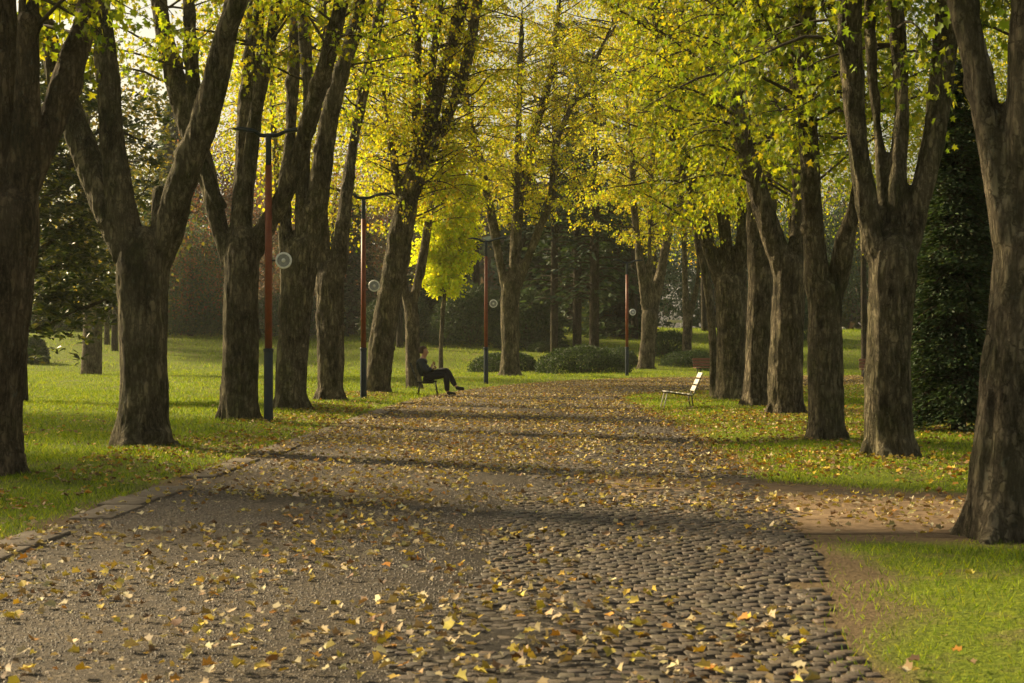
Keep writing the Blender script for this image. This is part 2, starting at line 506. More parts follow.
def kerb():
    mb = MB(); Y = 4.0
    while Y < 34:
        ln = .55 + random.random() * .5
        x = float(xl(Y + ln / 2)); x2 = float(xl(Y + ln))
        a = math.atan2(x2 - float(xl(Y)), ln)
        if random.random() < .8:
            mb.box((x + .06 + random.uniform(-.03, .03), Y + ln / 2, -.008 + random.uniform(0, .01)),
                   (.34 + random.uniform(-.05, .04), ln - .03, .05), rotm('Z', -a) @ rotm('X', random.uniform(-.008, .008)), .012)
        Y += ln
    tag(mb.build('kerb_slabs', M['slab']), kind='structure')
kerb()

# ------------------------------------------------------------------ grass and fallen leaves
def on_hard(x, y): return inside(PATHJ, x, y) | inside(DIRTJ, x, y)

def grass():
    pos = []; sz = []
    def patch(x0, x1, y0, y1, dens, size):
        n = int((x1 - x0) * (y1 - y0) * dens)
        x = rng.uniform(x0, x1, n); y = rng.uniform(y0, y1, n)
        vis = (np.abs(x) < (y * .36 + 1.2))
        x, y = x[vis], y[vis]
        k = ~on_hard(x + (rng.random(len(x)) - .5) * .5 * n2(x, y, 2, 60), y + (rng.random(len(x)) - .5) * .9 * n2(x, y, 2, 61)) & (n2(x, y, 1.1, 20) + .25 * n2(x, y, 5, 21) < .68 + .3 * rng.random(len(x)))
        x, y = x[k], y[k]
        k = wear(x, y) * 1.15 < rng.random(len(x)) + .12; x, y = x[k], y[k]
        z = gz_fine(x, y)
        pos.append(np.stack([x, y, z - .005], -1)); sz.append(size * (.5 + rng.random(len(x))) * (.7 + .8 * n2(x, y, .9, 30)))
    patch(-8, 0, 5, 12, 1700, .038)
    patch(0, 8, 4.5, 12, 1000, .034)
    patch(-11, 11, 12, 22, 1100, .044)
    patch(-16, 16, 22, 42, 420, .058)
    patch(-32, 32, 42, 75, 110, .075)
    patch(-50, 50, 75, 118, 26, .13)
    p = np.concatenate(pos); s = np.concatenate(sz); n = len(p)
    a = rng.uniform(0, 2 * math.pi, n)
    tip = np.stack([np.cos(a) * .7, np.sin(a) * .7, .6 + rng.random(n) * .8], -1)
    a2 = rng.uniform(0, 2 * math.pi, n)
    nr = np.stack([np.cos(a2), np.sin(a2), np.full(n, .3)], -1)
    c = palette([(.20, .29, .013), (.31, .38, .015), (.09, .15, .011), (.36, .34, .04)], [4, 3.5, 3, .8], n)
    # wide blades far off so that they stay visible as turf
    me = scatter('grass', BLADE, p, tip, nr, s, c, M['grass'])
    o = tag(link('grass', me), 'short yellow green turf growing on both sides of the path', 'grass', kind='stuff')
    return n
ng = grass()

LIT = [(.48, .37, .07), (.54, .38, .04), (.42, .20, .03), (.36, .28, .14), (.52, .43, .25), (.17, .10, .05), (.30, .20, .09)]
def litter(name, region, w, label):
    P_ = []; SZ = []
    for (x0, x1, y0, y1, dens, clump, hard) in region:
        n = int((x1 - x0) * (y1 - y0) * dens)
        x = rng.uniform(x0, x1, n); y = rng.uniform(y0, y1, n)
        k = np.abs(x) < (y * .37 + 1.0)
        h = on_hard(x, y)
        k &= h if hard else ~h
        q = .6 * n2(x, y, .9, 40) + .4 * n2(x, y, 3.2, 41)
        k &= q + (rng.random(n) - .5) * .3 > clump
        x, y = x[k], y[k]
        z = (np.where(h[k], .022, gz_fine(x, y) + .03)) + rng.random(len(x)) * .012
        P_.append(np.stack([x, y, z], -1)); SZ.append(rng.uniform(.024, .068, len(x)))
    p = np.concatenate(P_); s = np.concatenate(SZ); n = len(p)
    a = rng.uniform(0, 2 * math.pi, n)
    tip = np.stack([np.cos(a), np.sin(a), rng.normal(0, .22, n)], -1)
    nr = np.stack([rng.normal(0, .35, n), rng.normal(0, .35, n), np.ones(n)], -1)
    c = palette(LIT, w, n, .3)
    me = scatter(name, DRY, p, tip, nr, s, c, M['litter'], crumple=.2)
    return tag(link(name, me), label, 'fallen leaves', kind='stuff')
litter('fallen_leaves', [
    (-4.5, 3.5, 4.5, 12, 120, .45, True), (-4, 7, 12, 22, 150, .41, True), (-3, 3.2, 22, 38, 120, .41, True),
    (-3, 20, 38, 66, 90, .34, True)], [3.4, 1.6, .8, 4, 3.6, 1.8, 2.4],
    'dry maple leaves, yellow, tan and orange, scattered over the paved path')
litter('leaf_litter', [
    (-9, -2.8, 8, 26, 26, .56, False), (-9, -2, 26, 45, 8, .58, False), (-4.6, -2.9, 6, 40, 110, .46, False),
    (1.5, 9, 5, 12.5, 12, .52, False), (2, 12, 12.8, 20, 150, .44, False), (2.2, 9, 20, 30, 170, .38, False), (2.2, 14, 30, 46, 60, .42, False),
    (-14, 20, 45, 72, 3, .55, False)], [2, 2.4, 3, 2.4, 1, 3.4, 4],
    'brown and orange leaves lying in the grass of the verges')

def grit():
    X = []; SZ = []
    for (y0, y1, dens, a, b) in ((4.6, 8, 1500, .004, .011), (8, 14, 700, .006, .014), (14, 26, 170, .009, .02)):
        n = int(7 * (y1 - y0) * dens); x = rng.uniform(-3.8, 3.2, n); y = rng.uniform(y0, y1, n)
        k = (np.abs(x) < y * .36 + .5) & inside(PATHJ, x, y) & ((x < xb(y) + .1) | (rng.random(n) < .12))
        k &= n2(x, y, 1.1, 70) + .4 * rng.random(n) > .5
        x, y = x[k], y[k]; X.append(np.stack([x, y, np.full(len(x), .003)], -1)); SZ.append(rng.uniform(a, b, len(x)))
    p = np.concatenate(X); sz = np.concatenate(SZ); n = len(p)
    T = np.array([(-.5, -.4, 0), (.5, -.5, 0), (.45, .5, 0), (-.5, .45, 0), (-.25, -.2, .55), (.3, -.15, .5), (.1, .3, .6)])
    Fc = [(0, 1, 5, 4), (1, 2, 5), (2, 6, 5), (2, 3, 6), (3, 0, 4), (3, 4, 6), (4, 5, 6)]
    a = rng.uniform(0, 6.28, n)
    me = scatter('gravel', (T, Fc), p, np.stack([np.cos(a), np.sin(a), a * 0], -1), np.tile([0, 0, 1.], (n, 1)), sz,
                 palette([(.12, .095, .068), (.22, .18, .13), (.34, .28, .21), (.06, .048, .036)], [4, 3, 1.2, 2], n, .25), M['cobble'])
    tag(link('gravel', me), 'loose brown grit lying on the worn left half of the path', 'gravel', kind='stuff')
grit()

# ------------------------------------------------------------------ trees
YEL = [(.56, .50, .02), (.50, .50, .02), (.33, .42, .02), (.60, .42, .03), (.42, .26, .03)]
W_YG = [2.5, 4, 6, .4, .15]; W_Y = [5, 5, 2.5, 1.2, .4]; W_G = [.7, 2, 6, .2, .1]
GRN = [(.18, .25, .02), (.26, .32, .02), (.36, .38, .02), (.48, .43, .02), (.10, .15, .02)]

def extend(pts, r, ztop, seed):
    """carry a stem on beyond what was traced"""
    rg = np.random.default_rng(seed)
    pts = [np.array(p) for p in pts]; r = list(r)
    d = unit(pts[-1] - pts[-2]); d = unit(d * np.array([1, 1, 1.0]) + np.array([0, 0, .15]))
    while pts[-1][2] < ztop and r[-1] > .022:
        d = unit(d + rg.normal(0, .09, 3) + np.array([0, 0, .05]))
        pts.append(pts[-1] + d * .9); r.append(r[-1] * .87)
    return np.array(pts), np.array(r)
def resample(pts, r, step):
    pts = np.asarray(pts, float)
    # catmull-rom through the traced points
    out = []; rr = []
    n = len(pts)
    for i in range(n - 1):
        p0 = pts[max(i - 1, 0)]; p1 = pts[i]; p2 = pts[i + 1]; p3 = pts[min(i + 2, n - 1)]
        m = max(2, int(np.linalg.norm(p2 - p1) / step))
        for k in range(m):
            t = k / m
            out.append(.5 * ((2 * p1) + (-p0 + p2) * t + (2 * p0 - 5 * p1 + 4 * p2 - p3) * t * t + (-p0 + 3 * p1 - 3 * p2 + p3) * t ** 3))
            rr.append(r[i] * (1 - t) + r[i + 1] * t)
    out.append(pts[-1]); rr.append(r[-1])
    return np.array(out), np.array(rr)

def trunk_mesh(tubes, roots_at, r0, voxel, mat, seed, amp=.022):
    rg = np.random.default_rng(seed)
    mb = MB()
    for pts, r, sides in tubes: mb.tube(pts, r, sides)
    if roots_at is not None:
        n = 6
        for k in range(n):
            a = k * 2 * math.pi / n + rg.uniform(-.3, .3); d = np.array([math.cos(a), math.sin(a), 0])
            L = rg.uniform(1.3, 2.0) * r0
            c = np.array(roots_at)
            pp = [c + d * r0 * .35 + [0, 0, r0 * 1.9], c + d * r0 * .72 + [0, 0, r0 * .9], c + d * r0 * 1.05 + [0, 0, r0 * .22], c + d * L + [0, 0, -.08]]
            mb.tube(pp, [r0 * .4, r0 * .36, r0 * .3, r0 * .16], 7)
    me = mb.mesh('tmp', None)
    o = bpy.data.objects.new('tmp', me); COL.objects.link(o)
    md = o.modifiers.new('r', 'REMESH'); md.mode = 'VOXEL'; md.voxel_size = voxel; md.use_smooth_shade = True
    ms = o.modifiers.new('s', 'SMOOTH'); ms.iterations = 4; ms.factor = .5
    dg = bpy.context.evaluated_depsgraph_get()
    ev = bpy.data.meshes.new_from_object(o.evaluated_get(dg), depsgraph=dg)
    bpy.data.objects.remove(o); bpy.data.meshes.remove(me)
    nv = len(ev.vertices)
    co = np.empty(nv * 3, np.float32); ev.vertices.foreach_get('co', co); co = co.reshape(-1, 3)
    no = np.empty(nv * 3, np.float32); ev.vertex_normals.foreach_get('vector', no); no = no.reshape(-1, 3)
    s = seed * .61
    d = (vnoise(co * [1.9, 1.9, .8] + s) - .5) * 2.0 * 1.5                       # swellings and hollows
    d += (1 - np.abs(vnoise(co * [9, 9, 1.5] + s + 5) * 2 - 1)) * 1.1 - .55      # long ridges
    d += (vnoise(co * [24, 24, 7] + s) - .5) * .7
    kn = vnoise(co * [3.1, 3.1, 3.4] + s + 11)
    d += np.clip(kn - .78, 0, 1) * 11                                            # burrs
    sc = np.clip(amp * np.clip(r0 / .38, .35, 1.2), .003, .04)
    co2 = co + no * (d * sc)[:, None]
    ev.vertices.foreach_set('co', co2.astype(np.float32).ravel())
    ev.materials.clear(); ev.materials.append(mat); ev.update()
    ev.polygons.foreach_set('use_smooth', np.ones(len(ev.polygons), bool))
    ev.name = 'trunk'
    return ev

DENS = 2.8
def foliate(stems, zlow, ztop_vis, rg, per_m, blen, twigs, lpt, lsize, cols, w, lean=(0, 0, 0), droop=.35, ztop=99, tmpl=MAPLE, bias=None):
    """branches, twigs, leaves along stems. returns (MB of twigs, leaf arrays)"""
    mb = MB(); LP = []; LS = []; LT = []
    for pts, r in stems:
        seg = np.linalg.norm(np.diff(pts, axis=0), axis=1); cum = np.concatenate([[0], np.cumsum(seg)]); total = cum[-1]
        n = int(total * per_m * DENS)
        for _ in range(n):
            t = rg.uniform(0, total) if rg.random() > .12 else total * rg.uniform(.93, 1)
            p = np.array([np.interp(t, cum, pts[:, k]) for k in range(3)])
            if p[2] < zlow + rg.uniform(0, 1.2) or p[2] > ztop: continue
            rs = np.interp(t, cum, r)
            hi = p[2] > ztop_vis + 1.5
            if hi and rg.random() < .5: continue
            a = rg.uniform(0, 2 * math.pi)
            d = np.array([math.cos(a), math.sin(a), rg.uniform(.1, .8)]) + np.array(lean) * rg.random()
            d = unit(d)
            L = blen * rg.uniform(.45, 1.2)
            m = 7; bp = [p]; dd = d.copy()
            for k in range(m - 1):
                dd = unit(dd + rg.normal(0, .13, 3) + np.array([0, 0, -droop * .28 * (k / m + .3)]))
                bp.append(bp[-1] + dd * L / (m - 1))
            bp = np.array(bp)
            br = np.linspace(min(.028, rs * .5) * (.7 + L * .15), .005, m)
            mb.tube(bp, br, 4, False)
            nt_ = max(2, int(twigs * (.6 if hi else 1) * L / blen))
            for _k in range(nt_):
                u = rg.uniform(.25, 1.0) * (m - 1); i = min(int(u), m - 2); q = bp[i] + (bp[i + 1] - bp[i]) * (u - i)
                a2 = rg.uniform(0, 2 * math.pi)
                td = unit(np.array([math.cos(a2), math.sin(a2), rg.uniform(-.6, .5)]) + (bp[i + 1] - bp[i]) / L * 2)
                tl = rg.uniform(.3, .85) * (.6 + blen * .18)
                q2 = q + td * tl * .5; q3 = q + td * tl + np.array([0, 0, -tl * droop])
                if not hi: mb.tube(np.array([q, q2, q3]), [.006, .004, .002], 3, False)
                nl = max(2, int(lpt * 1.8 * rg.uniform(.6, 1.4) * (.45 if hi else 1)))
                tt = rg.uniform(.15, 1.05, nl)[:, None]
                base = (1 - tt) ** 2 * q + 2 * tt * (1 - tt) * q2 + tt * tt * q3
                base = base + rg.normal(0, .06 + .03 * (lsize > .12), (nl, 3)) + np.array([0, 0, -.04])
                LP.append(base); LS.append(np.full(nl, lsize * (2.0 if hi else 1.0)) * rg.uniform(.6, 1.2, nl))
                LT.append(np.broadcast_to(td, (nl, 3)))
    p = np.concatenate(LP); s = np.concatenate(LS); td = np.concatenate(LT); n = len(p)
    tip = unit(td * .5 + rg.normal(0, .45, (n, 3)) + np.array([0, 0, -.65]))
    nr = rg.normal(0, 1, (n, 3)) + np.array([0, 0, .5])
    c = palette(cols, w, n)
    # whole sprays share a tone
    tone = .75 + .5 * vnoise(p * .8 + 3)
    c = np.clip(c * tone[:, None], 0, 1)
    return mb, (p, tip, nr, s, c)

def traced_tree(name, label, Y, main, stems, zlow_px, group=None, barkm='bark', per_m=2.2, blen=2.0, twigs=8, lpt=10, lsize=.09,
                cols=YEL, w=W_YG, seed=1, ztop=12.5, lean=(0, 0, 0), voxel=None, tmpl=None, roots=True, droop=.35, cat='tree', drift=None, stub=None):
    rg = np.random.default_rng(seed)
    mp = np.array([P(a, b, Y) for a, b, _ in main]); mr = np.array([c / 2 * Y / F for _, _, c in main])
    base = np.array([mp[0][0], Y, 0.0]); base[2] = float(gz(base[0], Y))
    mp[0][2] = base[2] - .12
    t = thing(name, label, cat, base, group=group)
    mr = mr * .93; mr[0] *= .95
    up = unit(mp[-1] - mp[-2])
    mp = np.concatenate([mp, [mp[-1] + up * mr[-1] * .55, mp[-1] + up * mr[-1] * .95]]); mr = np.concatenate([mr, [mr[-1] * .74, mr[-1] * .3]])
    mpp, mrr = resample(mp, mr, .25)
    mtop = mp[-3]
    tubes = [(mpp, mrr, 14)]
    st = []
    for k, s in enumerate(stems):
        dr = rg.uniform(-1.0, 1.0) if drift is None else drift[k]
        short = s[-1][1] > 120 and Y < 25          # a stub that ends in view
        n = len(s)
        y0 = s[0][1]
        pts = []
        for (a, b, wd) in s:
            f = (y0 - b) / max(60., y0)
            yy = Y + (0 if short else dr * max(0, f) * (Y / 20) ** .5)
            pts.append(P(a, b, yy))
        r = np.array([wd / 2 * Y / F for _, _, wd in s])
        # root the stem inside the trunk
        pts = [pts[0] + (mtop - pts[0]) * .5 + np.array([0, 0, -.35 * r[0] * 4])] + pts; r = np.concatenate([[r[0] * .9], r])
        if short:
            pts, r = resample(pts, r, .2); tubes.append((pts, r, 10)); continue
        pts, r = extend(pts, r, ztop, seed * 31 + k)
        pts, r = resample(pts, r, .3)
        st.append((pts, r)); 
        thick = r > .035
        m = max(3, int(thick.sum())); tubes.append((pts[:m], r[:m], 10))
    v = voxel or max(.02, Y * .0010)
    me = trunk_mesh([(p - base, r, s) for p, r, s in tubes], (0, 0, 0) if roots else None, mr[1], v, M[barkm], seed, amp=.032)
    link('trunk', me, t)
    mb, lf = foliate(st, CAMZ + (HY - zlow_px) * Y / F, CAMZ + HY * Y / F, rg, per_m, blen, twigs, lpt, lsize, cols, w, lean, droop)
    for pts, r in st:
        thin = np.where(r <= .037)[0]
        if len(thin) > 2: mb.tube(pts[thin[0]:], r[thin[0]:], 5)
    mb.V = [a - base for a in mb.V]
    p, tip, nr, s, c = lf
    me = scatter('crown', tmpl or (MAPLE if Y < 28 else KITE), p - base, tip, nr, s, c, M['leaf'], extra=(mb, M['twig']))
    link('crown', me, t)
    return t, len(p)

ROWL = 'maples in the left row beside the path'; ROWR = 'maples in the right row beside the path'
tot = 0
def TT(*a, **k):
    global tot
    t, n = traced_tree(*a, **k); tot += n; return t
TT('maple_tree', 'thick dark maple trunk with flaring roots cut off by the left edge of the photo', 14.9,
   [(-6, 482, 78), (-9, 440, 60), (-6, 380, 62), (1, 300, 66), (8, 240, 64), (12, 205, 54)],
   [[(2, 215, 32), (-2, 120, 34), (0, 0, 32)], [(20, 205, 32), (26, 120, 25), (28, 0, 19)],
    [(26, 190, 27), (42, 147, 27), (61, 97, 25), (78, 45, 23), (92, 0, 21)]],
   75, ROWL, 'bark_red', per_m=2.2, blen=1.8, cols=GRN, w=[2, 4, 4, 2, .6], seed=11, drift=[.2, -.2, .4])
TT('maple_tree', 'maple with a broken stub in its fork, second trunk in from the left edge', 19.0,
   [(144, 446, 68), (144, 420, 56), (145, 380, 51), (143, 300, 51), (143, 265, 54), (144, 250, 50)],
   [[(124, 250, 27), (105, 205, 28), (84, 150, 27), (62, 90, 25), (50, 50, 22), (38, 0, 18)],
    [(132, 250, 29), (120, 200, 26), (112, 133, 23), (106, 60, 22), (101, 10, 17), (99, -5, 16)],
    [(158, 245, 18), (161, 215, 16), (163, 188, 15)],
    [(165, 245, 28), (181, 187, 27), (200, 133, 25), (216, 80, 22), (226, 30, 21), (238, -5, 20)]],
   80, ROWL, 'bark', per_m=1.5, blen=1.7, w=[3, 4, 5, 1, .3], seed=12, drift=[.8, 0, 0, -.5])
TT('maple_tree', 'maple with a dark hollow under its right limb, just left of the nearest lamp post', 25.2,
   [(240, 427, 48), (240, 402, 39), (240, 340, 37), (241, 290, 38), (243, 255, 40), (244, 240, 34)],
   [[(228, 260, 17), (218, 222, 18), (205, 170, 20), (190, 125, 22), (175, 80, 22), (163, 30, 18), (158, -5, 16)],
    [(200, 160, 12), (196, 120, 11), (193, 80, 12), (188, 0, 13)],
    [(240, 255, 24), (243, 200, 22), (248, 133, 23), (252, 70, 20), (257, 0, 18)],
    [(250, 150, 15), (257, 105, 14), (266, 60, 14), (278, 0, 13)],
    [(256, 245, 25), (267, 226, 22), (285, 195, 19), (300, 150, 15), (315, 100, 14), (330, 50, 14), (342, 0, 14)]],
   105, ROWL, 'bark', per_m=2.0, blen=1.9, seed=13, lpt=9)
TT('maple_tree', 'straight mossy maple immediately right of the nearest lamp post', 29.5,
   [(292, 414, 42), (292, 392, 34), (295, 320, 34), (300, 270, 36), (303, 248, 34)],
   [[(290, 250, 13), (284, 200, 12), (290, 140, 12), (293, 80, 12), (296, 20, 11), (296, -5, 10)],
    [(312, 240, 22), (318, 190, 20), (325, 140, 18), (336, 90, 16), (352, 40, 15), (362, -5, 14)],
    [(302, 240, 16), (303, 180, 13), (308, 100, 12), (302, 0, 12)]],
   110, ROWL, 'bark', per_m=1.3, blen=2.0, w=W_YG, seed=14)
TT('maple_tree', 'straight pale grey maple standing midway between the two nearest lamp posts', 34.8,
   [(330, 404, 36), (330, 385, 28), (330, 330, 28), (330, 285, 30), (330, 272, 26)],
   [[(323, 275, 15), (322, 200, 12), (325, 120, 10), (322, 0, 10)],
    [(337, 270, 17), (345, 205, 13), (352, 150, 11), (362, 100, 12), (372, 50, 11), (382, 0, 11)]],
   150, ROWL, 'bark_pale', per_m=1.6, blen=2.2, w=W_YG, seed=15)
TT('maple_tree', 'leaning maple right of the second lamp post, its trunk tilting towards the path', 39.8,
   [(376, 397, 32), (378, 380, 26), (384, 330, 26), (393, 280, 27), (402, 230, 27), (407, 202, 23)],
   [[(405, 208, 18), (415, 165, 17), (430, 120, 16), (446, 65, 14), (462, 0, 13)],
    [(412, 198, 14), (430, 150, 12), (446, 120, 12), (465, 70, 11), (478, 0, 9)],
    [(416, 165, 8), (417, 90, 7), (418, 30, 6), (412, 0, 5)], [(426, 130, 9), (433, 60, 8), (441, 0, 8)],
    [(403, 215, 10), (392, 150, 8), (382, 80, 6), (372, 20, 5)]],
   235, ROWL, 'bark', per_m=2.3, blen=2.4, w=W_Y, seed=16, ztop=13, lpt=11)
TT('maple_tree', 'slim forked maple right behind the seated person', 44.3,
   [(415, 391, 20), (413, 365, 15), (412, 320, 16), (410, 302, 15)],
   [[(414, 300, 9), (424, 250, 9), (432, 200, 8), (445, 150, 6), (455, 80, 5)],
    [(406, 300, 8), (400, 240, 6), (398, 180, 5), (392, 120, 4)]],
   260, ROWL, 'bark_pale', per_m=2.4, blen=2.2, w=W_Y, seed=17, ztop=12, lsize=.10)
TT('maple_tree', 'tall spreading maple between the third lamp post and the clipped shrubs', 62.9,
   [(511, 379, 27), (510, 352, 20), (510, 300, 21), (511, 282, 21)],
   [[(504, 285, 9), (494, 230, 9), (482, 170, 8), (468, 110, 7), (466, 60, 5)],
    [(513, 285, 13), (517, 230, 12), (522, 190, 11), (535, 130, 9), (548, 85, 7), (556, 40, 5)],
    [(520, 280, 9), (535, 240, 9), (550, 200, 8), (557, 140, 6), (575, 100, 5), (590, 70, 4)],
    [(515, 265, 7), (518, 150, 6), (520, 60, 5)]],
   235, ROWL, 'bark', per_m=2.5, blen=3.2, twigs=10, lpt=12, w=W_Y, seed=18, ztop=17, lsize=.105)
TT('maple_tree', 'forked maple beside the farthest lamp post, where the path bends', 75.0,
   [(645, 374, 21), (648, 342, 16), (650, 315, 18)],
   [[(646, 310, 8), (640, 260, 8), (633, 200, 6), (632, 160, 5)], [(653, 310, 11), (663, 260, 10), (672, 210, 7), (678, 170, 6), (680, 100, 4)],
    [(650, 300, 6), (650, 220, 5), (655, 120, 4)]],
   250, None, 'bark_pale', per_m=2.4, blen=3.4, twigs=10, lpt=11, w=W_Y, seed=19, ztop=18, lsize=.12)
TT('maple_tree', 'slender distant maple with dark fork behind the brown bench', 80.0,
   [(687, 372, 14), (687, 342, 10), (688, 318, 11)], [[(686, 315, 7), (684, 240, 6), (680, 180, 5)], [(690, 315, 6), (697, 285, 5), (700, 240, 4)]],
   255, None, 'bark', per_m=2.6, blen=3.0, twigs=9, w=W_Y, seed=20, ztop=15, lsize=.12)
TT('maple_tree', 'thin leaning maple trunk squeezed in left of the thick row, beside the white chair', 36.5,
   [(715, 401, 13), (714, 380, 10), (713, 340, 9), (708, 290, 9), (702, 255, 9)], [[(698, 240, 9), (690, 190, 8), (684, 120, 7), (680, 40, 6)]],
   230, ROWR, 'bark', per_m=2.2, blen=2.2, w=W_YG, seed=21, ztop=11)
TT('maple_tree', 'farthest thick maple of the right row, three limbs fanning above the white chair', 34.3,
   [(731, 405, 38), (731, 390, 31), (731, 340, 30), (730, 300, 32), (728, 282, 30)],
   [[(718, 275, 15), (703, 225, 14), (685, 165, 13), (670, 110, 12), (662, 60, 12), (657, 20, 10), (655, -5, 10)],
    [(728, 270, 14), (722, 200, 11), (715, 133, 10), (716, 60, 9), (712, 0, 8)], [(738, 275, 14), (743, 220, 12), (736, 150, 10), (738, 80, 9), (740, 0, 8)]],
   235, ROWR, 'bark', per_m=2.1, blen=2.5, twigs=9, lpt=11, cols=YEL, w=W_YG, seed=22, lean=(-.7, 0, 0), ztop=12)
TT('maple_tree', 'maple second from the white chair in the right row, with pale rugged bark', 30.2,
   [(757, 413, 35), (757, 397, 30), (758, 340, 28), (760, 280, 27), (758, 248, 24)],
   [[(755, 245, 16), (752, 190, 14), (736, 120, 12), (735, 30, 11), (737, -5, 11)], [(765, 245, 13), (772, 180, 11), (775, 100, 10), (770, 0, 9)]],
   225, ROWR, 'bark_pale', per_m=2.5, blen=2.5, twigs=9, lpt=11, w=W_YG, seed=23, lean=(-.8, -.2, 0), droop=.5)
TT('maple_tree', 'maple with a limb leaning over the path, third thick trunk right of the white chair', 26.8,
   [(785, 421, 44), (785, 402, 36), (786, 340, 34), (788, 290, 34), (789, 262, 32)],
   [[(780, 262, 24), (765, 215, 22), (752, 170, 18), (738, 120, 14), (730, 60, 13), (733, 0, 12)],
    [(797, 255, 16), (800, 190, 15), (795, 120, 13), (798, 40, 12), (795, -5, 12)]],
   215, ROWR, 'bark_pale', per_m=3.2, blen=2.3, twigs=9, lpt=11, cols=GRN, w=[2, 4, 5, 3, .5], seed=24, lean=(-.7, -.3, 0), droop=.55)
TT('maple_tree', 'slim dark maple splitting into two limbs, third trunk in from the right edge', 20.0,
   [(826, 446, 46), (827, 427, 37), (826, 380, 35), (825, 320, 34), (826, 292, 36)],
   [[(817, 285, 24), (812, 220, 20), (810, 160, 20), (806, 80, 18), (807, 0, 18)],
    [(838, 280, 21), (848, 230, 19), (858, 190, 14), (862, 130, 13), (858, 60, 12), (856, 0, 12)]],
   165, ROWR, 'bark', per_m=3.3, blen=1.9, twigs=8, lpt=10, cols=GRN, w=[3, 5, 4, 1.5, 1], seed=25, lean=(-.3, 0, 0), droop=.6)
TT('maple_tree', 'stout maple fanning into four upright limbs, second trunk in from the right edge', 16.7,
   [(890, 467, 58), (890, 447, 50), (888, 380, 48), (890, 320, 48), (893, 272, 53), (893, 252, 50)],
   [[(876, 250, 27), (866, 200, 25), (857, 130, 23), (851, 60, 24), (850, 0, 24)], [(895, 250, 24), (897, 180, 22), (902, 110, 18), (898, 40, 18), (893, -5, 18)],
    [(908, 250, 23), (922, 190, 24), (935, 130, 23), (944, 60, 22), (950, 0, 20)], [(886, 240, 14), (880, 150, 13), (872, 60, 12), (870, -5, 11)]],
   95, ROWR, 'bark', per_m=2.6, blen=1.5, twigs=7, lpt=8, cols=GRN, w=[5, 5, 2, .6, 2], seed=26, droop=.8, drift=[-.2, .3, .2, .6])
TT('maple_tree', 'massive leaning maple trunk nearest the camera, cut off by the right edge of the photo', 10.2,
   [(1006, 542, 102), (1004, 505, 82), (1008, 430, 75), (1017, 350, 70), (1023, 285, 62), (1024, 245, 58)],
   [[(1010, 238, 35), (998, 180, 32), (989, 133, 31), (977, 70, 34), (962, 0, 35), (955, -30, 34)], [(1030, 240, 42), (1024, 150, 38), (1025, 70, 37), (1031, 0, 36)]],
   40, ROWR, 'bark_pale', per_m=1.5, blen=1.4, twigs=6, lpt=8, cols=GRN, w=[5, 5, 2, .6, 2], seed=27, ztop=9, drift=[.2, -.2])

# ---- young yellow tree
t, n_ = traced_tree('young_tree', 'small bright yellow green tree with a thin straight trunk behind the seated person', 59.,
   [(441, 380, 7), (441, 350, 5), (443, 310, 5), (445, 290, 4)],
   [[(445, 285, 4), (448, 250, 3.5), (450, 210, 3), (452, 185, 2.6)], [(445, 290, 3), (455, 260, 2.5), (462, 225, 2)], [(444, 290, 3), (436, 265, 2.4), (434, 235, 2)]],
   318, None, 'bark_pale', per_m=5, blen=.68, twigs=8, lpt=12, lsize=.13, cols=[(.72, .74, .03), (.62, .70, .03), (.80, .74, .03)], w=[3, 3, 1], seed=40, ztop=7.6, roots=False, tmpl=KITE)

# ------------------------------------------------------------------ cloud-crowned trees, shrubs, conifers
def clumps(centers, rad, per, rg): 
    c = np.repeat(centers, per, axis=0)
    return c + rg.normal(0, 1, c.shape) * np.repeat(np.broadcast_to(np.asarray(rad), (len(centers), 3)), per, axis=0)
def crown_cloud(rg, cz, hx, hy, hz, nclump, per, clump_r, hollow=.55):
    u = unit(rg.normal(0, 1, (nclump, 3))); rr = (rg.uniform(hollow ** 3, 1, nclump) ** (1 / 3))
    c = u * rr[:, None] * [hx, hy, hz]
    c *= (.72 + .5 * vnoise(u * 2.1 + rg.random() * 20))[:, None]
    c[:, 2] += cz
    return clumps(c, clump_r, per, rg), c

